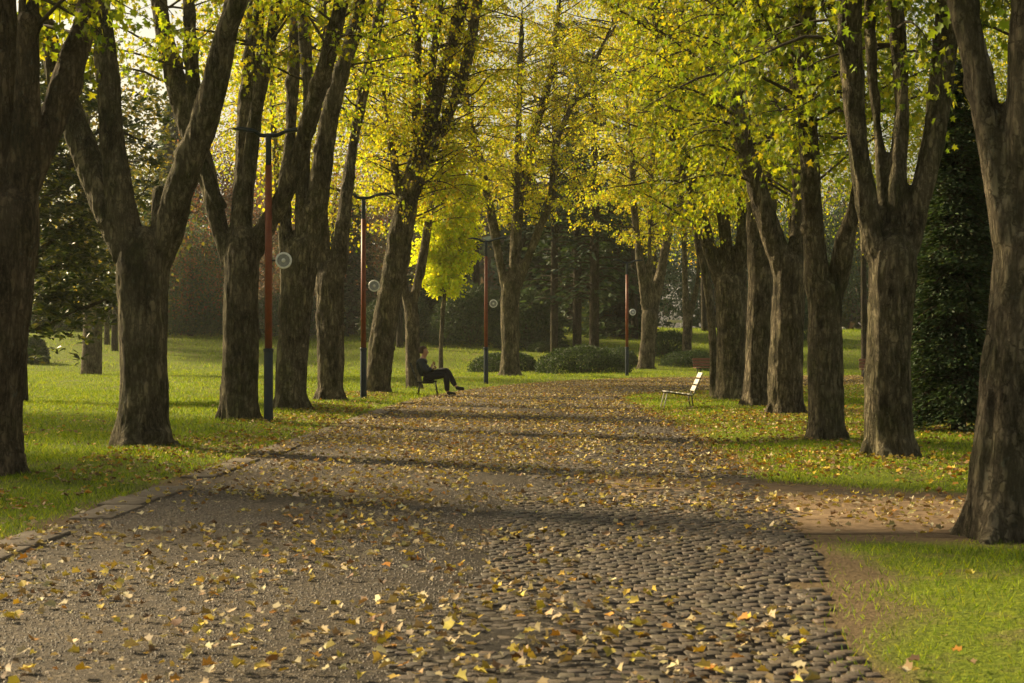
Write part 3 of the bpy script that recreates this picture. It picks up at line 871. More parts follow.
def cloud_tree(name, label, px, Y, base_py, top_py, half_px, cols, w, seed, leaf=.22, nclump=160, per=40, clump_r=.55, barkm='bark_dark', crown_low=None,
               trunk_w=6, mat='leaf', group=None, tmpl=KITE, cat='tree', depth=1.0, lean=0.0):
    rg = np.random.default_rng(seed)
    X = (px - CX) * Y / F; g = float(gz(X, Y)); base = np.array([X, Y, g])
    ztop = CAMZ + (HY - top_py) * Y / F - g; hw = half_px * Y / F
    low = (CAMZ + (HY - (crown_low or base_py)) * Y / F - g)
    low = max(low, .3)
    t = thing(name, label, cat, base, group=group)
    cz = (ztop + low) / 2; hz = (ztop - low) / 2
    p, cen = crown_cloud(rg, cz, hw, hw * depth, hz, nclump, per, clump_r)
    p[:, 2] = np.maximum(p[:, 2], .15)
    n = len(p)
    # trunk with limbs reaching the clumps
    mb = MB(); r0 = trunk_w / 2 * Y / F
    tp = np.array([[0, 0, -.2], [rg.normal(0, .1), 0, cz * .35], [rg.normal(0, .25) + lean, rg.normal(0, .2), cz], [rg.normal(0, .3) + lean * 2, rg.normal(0, .3), cz + hz * .75]])
    tp, tr = resample(tp, [r0 * 1.25, r0, r0 * .65, r0 * .15], .8)
    mb.tube(tp, tr, 8)
    for c in cen[rg.choice(len(cen), min(len(cen), 34), replace=False)]:
        k = np.clip(np.searchsorted(tp[:, 2], c[2] - rg.uniform(.15, .5) * np.linalg.norm(c[:2])), 1, len(tp) - 2)
        s0 = tp[k]; mid = (s0 + c) / 2 + rg.normal(0, .15 * hw * .3, 3) + [0, 0, .1 * hw]
        bp, br = resample([s0, mid, c], [tr[k] * .4, tr[k] * .22, .012], .8)
        mb.tube(bp, br, 5, False)
    mb.build('trunk', M[barkm], t, True)
    tip = unit(rg.normal(0, .6, (n, 3)) + [0, 0, -.4]); nr = rg.normal(0, 1, (n, 3)) + [0, 0, .4]
    c = palette(cols, w, n)
    tone = .7 + .6 * vnoise((p + base) * .55 + 3)
    link('crown', scatter('crown', tmpl, p, tip, nr, leaf * rg.uniform(.6, 1.3, n), np.clip(c * tone[:, None], 0, 1), M[mat]), t)
    return t

DG = [(.05, .085, .035), (.075, .115, .04), (.035, .062, .028)]
BG_ = [(.05, .085, .06), (.07, .11, .075), (.04, .065, .05)]
MAG = [(.03, .055, .018), (.05, .075, .02), (.20, .20, .03), (.10, .12, .025)]
RED = [(.26, .10, .07), (.18, .08, .06), (.26, .14, .06), (.13, .09, .07)]
MAU = [(.13, .10, .09), (.17, .13, .10), (.10, .09, .085)]
OLV = [(.14, .14, .03), (.20, .17, .03), (.10, .11, .03), (.30, .22, .04)]

# magnolia with big glossy leaves
def magnolia():
    rg = np.random.default_rng(50); Y = 34.
    base = np.array([(16 - CX) * Y / F, Y, 0.])
    t = thing('magnolia_tree', 'dark evergreen tree with big glossy leaves and a low crooked limb behind the leftmost trunk', 'tree', base)
    mb = MB()
    def tr(pts, dy=0): return np.array([P(a, b, Y + d) for a, b, d in pts]) - base
    limbs = [([(16, 408, 0), (16, 350, 0), (14, 250, 0), (20, 160, .3), (24, 60, .5)], [.30, .24, .2, .14, .05]),
             ([(17, 325, 0), (32, 329, -.2), (46, 328, -.4), (58, 320, -.6), (70, 312, -.8), (90, 306, -1), (108, 298, -1.2)], [.12, .09, .075, .065, .055, .045, .02]),
             ([(60, 318, -.6), (50, 312, -.7), (38, 314, -.6), (28, 312, -.6)], [.04, .035, .03, .02]),
             ([(15, 290, 0), (50, 240, .3), (90, 215, .5), (125, 205, .4)], [.12, .08, .05, .02]),
             ([(16, 240, 0), (60, 180, -.3), (100, 130, -.6), (140, 140, -.8)], [.12, .08, .05, .02]),
             ([(15, 280, 0), (40, 270, .6), (85, 265, 1), (110, 275, 1.2)], [.1, .07, .04, .02]),
             ([(18, 200, 0), (50, 120, .4), (80, 60, .7)], [.1, .07, .03])]
    cen = []
    for pts, r in limbs:
        q, rr = resample(tr(pts), r, .2); mb.tube(q, rr, 8)
        if pts[0][0] == 16 and pts[0][1] == 408: q = q[len(q) // 2:]
        for p in q[len(q) // 4:]:
            for _ in range(7):
                cen.append(p + rg.normal(0, .5, 3) + [0, 0, .15])
    for _ in range(260):
        cen.append(P(rg.uniform(25, 118), rg.uniform(170, 300), Y + rg.uniform(-1.6, 1.6)) - base)
    for _ in range(70):
        cen.append(P(rg.uniform(25, 95), rg.uniform(60, 180), Y + rg.uniform(-1.6, 1.6)) - base)
    for (a, b) in [(150, 150), (160, 163), (143, 160), (150, 185), (140, 200), (60, 305), (85, 298), (110, 300), (50, 300)]:
        for _ in range(3): cen.append(P(a + rg.normal(0, 4), b + rg.normal(0, 4), Y - .8) - base)
    q, rr = resample(np.array([P(125, 205, Y + .4), P(145, 190, Y - .2), P(152, 155, Y - .8)]) - base, [.02, .015, .008], .2); mb.tube(q, rr, 5)
    mb.build('trunk', M['bark_dark'], t, True)
    cen = np.array(cen); n = len(cen); per = 13
    c = np.repeat(cen, per, 0); a = rg.uniform(0, 2 * math.pi, len(c))
    tip = unit(np.stack([np.cos(a), np.sin(a), rg.normal(.25, .4, len(c))], -1))
    p = c + tip * .04 + rg.normal(0, .035, c.shape)
    nr = np.array([0, 0, 1.]) + rg.normal(0, .35, c.shape)
    link('crown', scatter('crown', OVAL, p, tip, nr, rg.uniform(.14, .22, len(c)), palette(MAG, [3, 4, 2.6, 3], len(c)), M['glossy']), t)
magnolia()

# trees out on the left lawn
cloud_tree('broadleaf_tree', 'lone thick trunked tree standing on the sunlit lawn beyond the leftmost two maples', 91, 65, 377, 60, 95, OLV, [2, 2, 2, 1], 60, leaf=.2,
           nclump=150, per=45, clump_r=.6, barkm='bark_pale', crown_low=285, trunk_w=18)
cloud_tree('broadleaf_tree', 'thin pale trunk just left of the second maple, far across the lawn', 107, 92, 352, 190, 34, OLV, [2, 2, 2, 1], 61, leaf=.25, nclump=60, per=30, barkm='bark_pale', crown_low=300, trunk_w=5)
cloud_tree('broadleaf_tree', 'thin dark leaning trunk touching the second maple, far across the lawn', 115, 88, 358, 200, 34, DG, [2, 2, 2], 62, leaf=.25, nclump=60, per=30, barkm='bark_dark', crown_low=300, trunk_w=6, lean=.3)

# backdrop trees
bgs = [
 ('conifer_tree', 'pale blue grey conifer rising hazy behind the gap of the leftmost trunks', 172, 112, 92, 34, BG_, [1, 1, 1], .22, 'evergreen', 330),
 ('broadleaf_tree', 'red brown leaved tree seen right of the second maple', 215, 105, 130, 40, RED + BG_[:1], [3, 2, 2, 1, 2], .24, 'leaf', 320),
 ('broadleaf_tree', 'dull blue green and pink brown tree low between the second and third maples', 190, 98, 215, 34, BG_ + RED[:2] + OLV[:1], [2, 2, 1, 1, 1, 1.5], .22, 'leaf', 325),
 ('broadleaf_tree', 'mauve brown bare looking tree behind the nearest lamp post', 268, 110, 110, 46, MAU + RED[:1], [2, 2, 2, 2], .20, 'leaf', 325),
 ('broadleaf_tree', 'reddish tree behind the second lamp post', 335, 104, 130, 50, RED, [2, 3, 1, 3], .20, 'leaf', 325),
 ('broadleaf_tree', 'dull purple brown tree behind the leaning maple', 395, 100, 120, 45, MAU + RED[:1], [3, 2, 2, 2], .20, 'leaf', 320),
 ('broadleaf_tree', 'golden yellow tree high behind the leaning maple', 400, 90, -20, 60, YEL, W_Y, .22, 'leaf', 230),
 ('broadleaf_tree', 'yellow tree whose top shows bright sky gaps, above the young yellow tree', 478, 96, -30, 62, YEL, W_Y, .22, 'leaf', 250),
 ('broadleaf_tree', 'large golden tree behind the spreading maple by the clipped shrubs', 560, 104, -50, 75, YEL, W_Y, .24, 'leaf', 235),
 ('broadleaf_tree', 'yellow tree above the farthest lamp post', 635, 96, -30, 62, YEL, W_YG, .24, 'leaf', 245),
 ('broadleaf_tree', 'ochre tree behind the slender distant maple', 705, 104, 0, 62, YEL + OLV[:1], [3, 3, 3, 2, 1, 3], .24, 'leaf', 270),
 ('broadleaf_tree', 'yellow green tree behind the middle of the right row', 790, 90, -20, 70, YEL, W_YG, .24, 'leaf', 250),
 ('broadleaf_tree', 'yellow green tree filling the gap left of the stout four limbed maple', 865, 62, -20, 60, GRN, [2, 3, 3, 2, 1], .17, 'leaf', 235),
 ('broadleaf_tree', 'olive gold tree showing between the two rightmost maples', 965, 55, -30, 62, GRN, [2, 3, 4, 3, 1], .17, 'leaf', 215),
 ('broadleaf_tree', 'olive gold tree at the right edge behind the massive leaning trunk', 1015, 60, -30, 60, GRN, [2, 3, 4, 3, 1], .17, 'leaf', 260),
 ('broadleaf_tree', 'tall dull green tree at far left beyond the glossy evergreen', 40, 100, 60, 60, OLV + DG, [1, 1, 1, 1, 2, 2, 2], .24, 'leaf', 310),
 ('broadleaf_tree', 'dark green tree low behind the lone lawn tree', 110, 108, 150, 55, DG + OLV[:1], [2, 2, 2, 1], .24, 'leaf', 325),
 ('broadleaf_tree', 'hazy blue green tree left of the far white barrier', 655, 128, 190, 50, BG_, [1, 1, 1], .26, 'evergreen', 325),
 ('broadleaf_tree', 'hazy blue green tree right of the far white barrier', 715, 132, 175, 55, BG_, [1, 1, 1], .26, 'evergreen', 325),
 ('broadleaf_tree', 'hazy dark tree behind the meadow, left of the pale boulder', 800, 126, 180, 52, BG_ + DG, [1, 1, 1, 1, 1, 1], .26, 'evergreen', 325),
 ('broadleaf_tree', 'hazy dark tree behind the meadow, right of the pale boulder', 875, 122, 160, 55, BG_ + DG, [1, 1, 1, 1, 1, 1], .26, 'evergreen', 325),
]
for i, (nm, lb, px, Y, ty, hp, cl, w, lf, mt, low) in enumerate(bgs):
    if nm == 'conifer_tree': continue
    cloud_tree(nm, lb, px, Y, 335, ty, hp, cl, w, 100 + i, leaf=lf * .72, nclump=(115 if cl is YEL else 200), per=60, clump_r=(.8 if Y > 80 else .55), crown_low=low, trunk_w=6, mat=mt, group='trees behind the lawn', depth=.8)

def conifer(name, label, px, Y, top_py, half_px, cols, w, seed, tiers, leaf=.3, low_py=330, trunk_w=8, group=None, dens=26, bare=0, barkm='bark_dark', r_pow=.8):
    rg = np.random.default_rng(seed); X = (px - CX) * Y / F; g = float(gz(X, Y)); base = np.array([X, Y, g])
    H = CAMZ + (HY - top_py) * Y / F - g; low = max(.25, CAMZ + (HY - low_py) * Y / F - g); R = half_px * Y / F
    t = thing(name, label, 'tree', base, group=group)
    mb = MB(); r0 = trunk_w / 2 * Y / F
    tp, tr = resample([[0, 0, -.2], [.03, 0, H * .4], [0, .03, H * .8], [0, 0, H]], [r0 * 1.15, r0, r0 * .5, .02], .7)
    mb.tube(tp, tr, 10)
    LP = []; LT = []
    for k in range(tiers):
        z = low + (H - low) * (k + rg.random()) / tiers
        f = 1 - (z - low) / (H - low)
        L = R * (f ** r_pow) * rg.uniform(.6, 1.1) + .15
        a = rg.uniform(0, 2 * math.pi); d = np.array([math.cos(a), math.sin(a), 0])
        pts = [np.array([0, 0, z]), d * L * .5 + [0, 0, z + .04 * L], d * L + [0, 0, z - .22 * L]]
        q, rr = resample(pts, [max(.02, r0 * .2 * f + .015), .02 + .1 * r0, .01], .5); mb.tube(q, rr, 4, False)
        if rg.random() < bare: continue
        n = int(dens * (.4 + L / R))
        u = rg.uniform(.2, 1.05, n)[:, None]
        p = (1 - u) ** 2 * pts[0] + 2 * u * (1 - u) * pts[1] + u * u * pts[2]
        side = np.cross(d, [0, 0, 1]); sp = (rg.random((n, 1)) - .5) * L * .75 * (u * .9 + .15)
        LP.append(p + side * sp + rg.normal(0, .05 * L + .04, (n, 3)) * [1, 1, .6]); LT.append(unit(d + side * np.sign(sp) * .8 + rg.normal(0, .25, (n, 3)) + [0, 0, -.25]))
    mb.build('trunk', M[barkm], t, True)
    p = np.concatenate(LP); tip = np.concatenate(LT); n = len(p)
    link('crown', scatter('crown', OVAL, p, tip, np.array([0, 0, 1.]) + rg.normal(0, .5, (n, 3)), leaf * rg.uniform(.6, 1.3, n), palette(cols, w, n), M['evergreen']), t)
    return t
conifer('conifer_tree', 'pale blue grey conifer rising hazy behind the gap of the leftmost trunks', 176, 108, 100, 44, [(.10, .14, .11), (.13, .17, .13)], [1, 1], 300, 260, leaf=.55, low_py=320, dens=60)
PINE = 'dark pines behind the clipped shrubs'
for (px, Y, tw, lb) in [(554, 86, 7, 'leftmost of three dark pine trunks behind the clipped shrubs'), (577, 88, 8, 'middle of three dark pine trunks behind the clipped shrubs'),
                        (594, 84, 9, 'rightmost and thickest of three dark pine trunks behind the clipped shrubs')]:
    conifer('pine_tree', lb, px, Y, 20, 46, DG + BG_, [2, 2, 2, 1, 1, 1], 310 + px, 120, leaf=.42, low_py=300, trunk_w=tw, group=PINE, dens=16, bare=.35, r_pow=.35)
for (px, Y, ty, hp, lb) in [(440, 96, 200, 40, 'dark conifer behind the young yellow tree'), (525, 94, 170, 38, 'dark conifer left of the three pine trunks'),
                            (620, 98, 170, 40, 'dark conifer right of the three pine trunks'), (350, 100, 190, 36, 'dark conifer low behind the second lamp post'),
                            (575, 104, 120, 60, 'broad dark conifer filling in behind the three pine trunks')]:
    conifer('conifer_tree', lb, px, Y, ty, hp, DG, [1, 1, 1], 320 + px, 150, leaf=.5, low_py=342, trunk_w=8, group='dark conifers behind the lawn', dens=40)
conifer('conifer_tree', 'dense near black conifer between the two rightmost maples', 958, 21.5, 60, 58, DG + [(.06, .075, .02)], [3, 2, 3, 1], 340, 340, leaf=.075, low_py=438, trunk_w=14, dens=190, r_pow=.85)

def shrub(name, label, px, Y, base_py, top_py, half_px, cols, w, seed, leaf=.09, n=9000, flat=2.6, depth=1.0, group=None, cat='shrub', mat='evergreen'):
    rg = np.random.default_rng(seed); X = (px - CX) * Y / F; g = float(gz(X, Y)); base = np.array([X, Y, g])
    H = (base_py - top_py) * Y / F; R = half_px * Y / F
    t = thing(name, label, cat, base, group=group)
    u = unit(rg.normal(0, 1, (n, 3))); u[:, 2] = np.abs(u[:, 2])
    # rounded, slightly lumpy clipped dome
    e = flat
    s = (np.abs(u[:, 0]) ** e + np.abs(u[:, 1]) ** e + np.abs(u[:, 2]) ** e) ** (-1 / e)
    lump = .86 + .22 * vnoise(u * 3.3 + seed)
    rr = s * lump * rg.uniform(.82, 1.03, n) 
    p = u * rr[:, None] * [R, R * depth, H]
    tip = unit(u * .6 + rg.normal(0, .6, (n, 3)) + [0, 0, .3]); nr = u + rg.normal(0, .5, (n, 3))
    link('foliage', scatter('foliage', OVAL, p, tip, nr, leaf * rg.uniform(.6, 1.3, n), palette(cols, w, n), M[mat]), t)
    mb = MB()
    for k in range(9):
        a = rg.uniform(0, 6.28); d = np.array([math.cos(a) * R * .55, math.sin(a) * R * .55 * depth, H * .75])
        mb.tube(np.array([[0, 0, -.05], d * [.4, .4, .5], d]), [.05, .035, .012], 5)
    # twiggy heart so that the dome is not see-through
    m = 26; c = unit(rg.normal(0, 1, (m, 3))); c[:, 2] = np.abs(c[:, 2])
    for q in c: mb.tube(np.array([[0, 0, .02], q * [R, R * depth, H] * .45, q * [R, R * depth, H] * .8]), [.03, .02, .008], 4)
    mb.build('stem', M['bark_dark'], t)
    return t
SH = [(.04, .07, .02), (.065, .105, .03), (.022, .04, .015)]
shrub('clipped_shrub', 'low clipped shrub behind the third lamp post', 506, 72, 362, 341, 36, SH, [1, 1, 1], 400, n=11000, flat=2.15)
shrub('clipped_shrub', 'widest clipped shrub, directly below the three pine trunks', 583, 68.5, 373, 345, 48, SH, [1, 1, 1], 401, n=16000, flat=2.15)
shrub('clipped_shrub', 'clipped shrub peeping over the widest one', 548, 88, 352, 342, 22, SH, [1, 1, 1], 402, n=8000)
shrub('clipped_shrub', 'dark clipped shrub left of the farthest lamp post', 612, 78, 362, 343, 26, DG, [1, 1, 1], 403, n=8000)
shrub('clipped_shrub', 'tall dark shrub just right of the farthest lamp post', 668, 84, 366, 340, 20, DG, [1, 1, 1], 404, n=8000)
shrub('clipped_shrub', 'dark low shrub behind the brown bench', 722, 73, 372, 354, 24, DG, [1, 1, 1], 405, n=9000)
shrub('clipped_shrub', 'dark shrub between the forked maple and the brown bench', 690, 78, 366, 352, 30, DG, [1, 1, 1], 406, n=8000)
shrub('yew_shrub', 'near black yew mass behind the slim forked maple', 400, 94, 341, 292, 40, DG, [1, 1, 1], 407, leaf=.16, n=13000, flat=2.2)
shrub('yew_shrub', 'near black yew mass behind the young yellow tree', 472, 92, 346, 288, 42, DG, [1, 1, 1], 408, leaf=.16, n=14000, flat=2.2)
shrub('yew_shrub', 'near black yew behind the low clipped shrub', 528, 90, 348, 290, 32, DG, [1, 1, 1], 409, leaf=.16, n=12000, flat=2.2)
shrub('yew_shrub', 'dark evergreen mass right of the second maple', 190, 100, 338, 298, 46, DG, [1, 1, 1], 410, leaf=.18, n=13000, flat=2.2)
shrub('yew_shrub', 'dark rounded shrub just right of the leftmost trunk', 36, 80, 360, 333, 12, DG, [1, 1, 1], 411, leaf=.12, n=6000)
shrub('yew_shrub', 'dark evergreen mass left of the lone lawn tree', 55, 106, 340, 305, 40, DG + OLV[:1], [1, 1, 1, 1], 412, leaf=.2, n=12000, flat=2.2)
shrub('yew_shrub', 'dark bushes behind the third and fourth maples', 290, 98, 338, 296, 55, DG + MAU[:1], [1, 1, 1, 1], 413, leaf=.18, n=14000, flat=2.2)
shrub('yew_shrub', 'dark bush at the foot of the dense conifer on the right', 925, 34, 408, 365, 22, DG, [1, 1, 1], 414, leaf=.09, n=8000)
shrub('yew_shrub', 'grey green bush low behind the three pine trunks', 612, 100, 344, 300, 34, BG_ + OLV[:1], [2, 2, 1, 1], 415, leaf=.2, n=12000, flat=2.2)
shrub('yew_shrub', 'dark bush behind the gap between the two farthest right row maples', 790, 96, 342, 300, 30, DG, [1, 1, 1], 416, leaf=.16, n=9000, flat=2.2)

for (px, Y, ty, hp, low, lb, sd, tw) in [
    (336, 52, -60, 62, 262, 'yellow maple on the lawn hidden behind the pale trunk between the nearest lamp posts', 701, 9),
    (243, 58, -60, 52, 190, 'yellow maple on the lawn hidden behind the nearest lamp post and its maple', 702, 9),
    (283, 50, -60, 50, 215, 'golden maple on the lawn hidden behind the straight mossy maple', 703, 8),
    (742, 62, -60, 70, 240, 'yellow maple standing behind the farthest thick maples of the right row', 706, 9),
    (652, 84, -90, 90, 240, 'tall yellow maple over the bend of the path', 707, 8)]:
    cloud_tree('maple_tree', lb, px, Y, 380, ty, hp, YEL, W_Y if px < 700 else W_YG, sd, leaf=.12 if Y < 70 else .15, nclump=210, per=42, clump_r=.42, crown_low=low,
               trunk_w=tw, barkm='bark', group='maples standing behind the rows', depth=.9)

# far woods, one mass
def woods():
    rg = np.random.default_rng(77); C = []; K = []
    for k in range(120):
        x = rg.uniform(-130, 130); y = rg.uniform(140, 175); h = rg.uniform(10, 19) * (.62 if -75 < x < -42 else 1)
        p, _ = crown_cloud(rg, h * .5, rg.uniform(4, 6), 4, h * .5, 70, 12, 1.1, .3)
        p += [x, y, float(gz(x, y))]
        C.append(p); base = [np.array(v) for v in (BG_[0], DG[1], MAU[0], OLV[0], RED[3], BG_[1])][rg.integers(0, 6)]
        K.append(np.clip(base * rg.uniform(.8, 1.3, (len(p), 1)), 0, 1))
    p = np.concatenate(C); n = len(p)
    me = scatter('far_woods', KITE, p, rg.normal(0, 1, (n, 3)), rg.normal(0, 1, (n, 3)), rg.uniform(.7, 1.5, n), np.concatenate(K), M['evergreen'])
    tag(link('far_woods', me), 'hazy mixed woods closing the park far behind the lawn', 'woods', kind='stuff')
woods()

# unseen trees added beyond the left side to throw shade over the path
def shade():
    k = 0
    for (x, y, h, r) in [ (-17.5, 23, 12, 2.6), (-19, 32, 12, 3.4), (-24, 11, 13, 3.6), (-25, 20, 13, 3.6)]:
        px = x * F / y + CX
        cloud_tree('broadleaf_tree', 'unseen tree added outside the left edge of the view to shade the path', px, y, HY + CAMZ * F / y, HY - (h - CAMZ) * F / y, r * F / y,
                   YEL, W_YG, 500 + k, leaf=.26, nclump=150, per=26, clump_r=.5, crown_low=HY - 2.9 * F / y, trunk_w=.5 * F / y, group='unseen shade trees added outside the left edge of the view')
        k += 1
shade()

# ------------------------------------------------------------------ lamp posts
def lamp_proto():
    t = thing('lamp_post', 'x', 'lamp post')
    H = 4.82
    def seg(name, prof, mat, parent=t, sides=20):
        mb = MB(); mb.tube(np.array([[0, 0, z] for z, _ in prof]), [r for _, r in prof], sides); return mb.build(name, M[mat], parent, True)
    seg('base_sleeve', [(-.1, .075), (0, .078), (1.2, .075), (1.22, .07)], 'dark_metal')
    seg('collar', [(1.2, .082), (1.21, .085), (1.25, .085), (1.26, .08)], 'dark_metal')
    seg('pole', [(1.22, .062), (2.6, .06), (4.30, .056)], 'rust_paint')
    seg('upper_pole', [(4.28, .045), (4.3, .05), (4.75, .046), (H, .042)], 'dark_metal')
    for sgn, L in ((-1, .52), (1, .66)):
        mb = MB()
        pts = [(0, 0, H - .02), (sgn * .14, 0, H - .02), (sgn * L * .45, 0, H + .05), (sgn * L * .75, 0, H + .09), (sgn * L, 0, H + .10)]
        q, rr = resample(pts, [.035, .035, .03, .028, .02], .05)
        mb.tube(q, rr, 10); arm = mb.build('arm', M['dark_metal'], t, True)
        mb = MB(); mb.box((sgn * L * .72, 0, H + .06), (.42, .13, .035), rotm('Y', -sgn * .13), .012)
        mb.build('lamp_head', M['dark_metal'], arm)
    # round disc on a short bracket
    mb = MB(); mb.tube(np.array([[.04, 0, 2.72], [.14, 0, 2.72]]), [.016, .016], 8); mb.build('bracket', M['dark_metal'], t)
    c = np.array([.25, 0, 2.72])
    bm = bmesh.new()
    bmesh.ops.create_cone(bm, cap_ends=True, segments=40, radius1=.105, radius2=.105, depth=.035, matrix=Matrix.Translation(c) @ Matrix.Rotation(math.pi / 2, 4, 'X'))
    me = bpy.data.meshes.new('disc'); bm.to_mesh(me); bm.free(); me.materials.append(M['steel']); disc = link('disc', me, t)
    mb = MB(); a = np.linspace(0, 2 * math.pi, 41)
    mb.tube(np.stack([c[0] + .118 * np.cos(a), np.full(41, 0.0), c[2] + .118 * np.sin(a)], -1), np.full(41, .021), 8, False)
    mb.build('rim', M['white_ring'], disc, True)
    mb = MB(); mb.tube(np.array([c + [0, -.045, 0], c + [0, -.02, 0]]), [.03, .035], 14); mb.build('hub', M['white_ring'], disc)
    return t
def copy_tree(o, parent=None):
    c = o.copy(); COL.objects.link(c)
    if parent is not None: c.parent = parent
    for ch in [x for x in o.children]: copy_tree(ch, c)
    return c
lamps = [(268.5, 24.9, 'nearest lamp post, rust red above a dark foot, beside the third maple on the left'),
         (363.5, 35.4, 'second lamp post along the left side, just left of the leaning maple'),
         (486, 50.2, 'third lamp post, standing alone between the young yellow tree and the spreading maple'),
         (627, 63.0, 'farthest lamp post, in front of the clipped shrubs at the bend')]
lp = lamp_proto()
bpy.context.view_layer.update()
for i, (px, Y, lb) in enumerate(lamps):
    o = lp if i == 0 else copy_tree(lp)
    o.location = ((px - CX) * Y / F, Y, 0); o.rotation_euler.z = [0, .15, -.1, .2][i]
    tag(o, lb, 'lamp post', 'lamp posts along the left side of the path')

# ------------------------------------------------------------------ white slatted chair
def slat_chair():
    Y = 30.6; X = (681 - CX) * Y / F
    t = thing('slatted_chair', 'low slatted chair with bright white slats standing empty at the right edge of the path', 'chair', (X, Y, .02), math.radians(3))
    # faces -x; width along y
    W = .46
    seat = MB()
    for k in range(5):
        x = -.30 + k * .115; z = .355 - .015 * k
        seat.box((x, 0, z), (.095, W, .022), rotm('Y', .07), .006)
    seat.build('seat', M['white_slat'], t)
    back = MB()
    for k in range(3):
        u = .13 + k * .145
        back.box((.205 + u * .42, 0, .30 + u * .92), (.02, W, .115), rotm('Y', .43), .006)
    back.build('backrest', M['white_slat'], t)
    for s in (-1, 1):
        y = s * W * .42
        f = MB()
        f.tube(np.array([[-.36, y, .34], [-.30, y, .335], [.2, y, .275], [.24, y, .33], [.41, y, .73]]), .013, 8)
        f.build('side_frame', M['chair_metal'], t, True)
        l = MB(); l.tube(np.array([[-.31, y, .335], [-.40, y * 1.1, -.03]]), .012, 8); l.build('leg', M['white_slat'], t, True)
        l = MB(); l.tube(np.array([[.19, y, .28], [.20, y, .15], [.24, y * 1.05, -.03]]), .012, 8); l.build('leg', M['chair_metal'], t, True)
slat_chair()

def park_bench(label, X, Y, rz, L=1.8):
    t = thing('park_bench', label, 'bench', (X, Y, 0), rz, 'brown park benches at the far crossing path')
    b = MB()
    for k in range(3): b.box((0, .23 + k * .035, .52 + k * .12), (L, .028, .095), rotm('X', -.28), .006)
    b.build('backrest', M['brown_wood'], t)
    s = MB()
    for k in range(4): s.box((0, -.2 + k * .115, .42), (L, .095, .03), None, .006)
    s.build('seat', M['brown_wood'], t)
    for sx in (-1, 1):
        x = sx * L * .4
        f = MB(); f.tube(np.array([[x, -.24, 0], [x, -.22, .395], [x, .2, .395], [x, .33, .8]]), .02, 8); f.tube(np.array([[x, .2, .395], [x, .28, 0]]), .02, 8)
        f.build('leg', M['chair_metal'], t, True)
park_bench('brown slatted bench partly hidden by the farthest thick maple of the right row', (716 - CX) * 61 / F, 61, math.radians(8))
park_bench('dark bench end showing beside the left edge of the stout four limbed maple', (884 - CX) * 57 / F, 57, math.radians(-6))

# far small things
def rock(name, label, px, Y, wpx, hpx, seed, dark=False):
    rg = np.random.default_rng(seed); X = (px - CX) * Y / F; g = float(gz(X, Y))
    bm = bmesh.new(); bmesh.ops.create_icosphere(bm, subdivisions=3, radius=1)
    sx = wpx / 2 * Y / F; sz = hpx * Y / F
    for v in bm.verts:
        k = .8 + .4 * float(vnoise(np.array([v.co[:]]) * 1.6 + seed)[0]); v.co = v.co * k
        v.co.x *= sx; v.co.y *= sx * .7; v.co.z = max(-.1, v.co.z) * sz
    me = bpy.data.meshes.new(name); bm.to_mesh(me); bm.free(); me.materials.append(M['pale_stone'])
    for p in me.polygons: p.use_smooth = True
    o = link(name, me); o.location = (X, Y, g); tag(o, label, 'rock')
rock('boulder', 'pale flat stone on the lawn right of the leftmost trunk', 43, 84, 9, 3, 3)
rock('boulder', 'pale boulder on the far bank between the slim dark maple and the stout one', 843, 112, 8, 4, 4)
def barrier():
    Y = 111.; X = (675 - CX) * Y / F; g = float(gz(X, Y))
    t = thing('white_barrier', 'small white rail at the far side of the meadow', 'barrier', (X, Y, g))
    m = MB(); m.box((0, 0, .62), (1.1, .06, .22), None, .01); m.build('rail', M['white_slat'], t)
    for s in (-1, 1):
        m = MB(); m.box((s * .45, 0, .25), (.07, .07, .55), None, .01); m.build('post', M['white_slat'], t)
barrier()

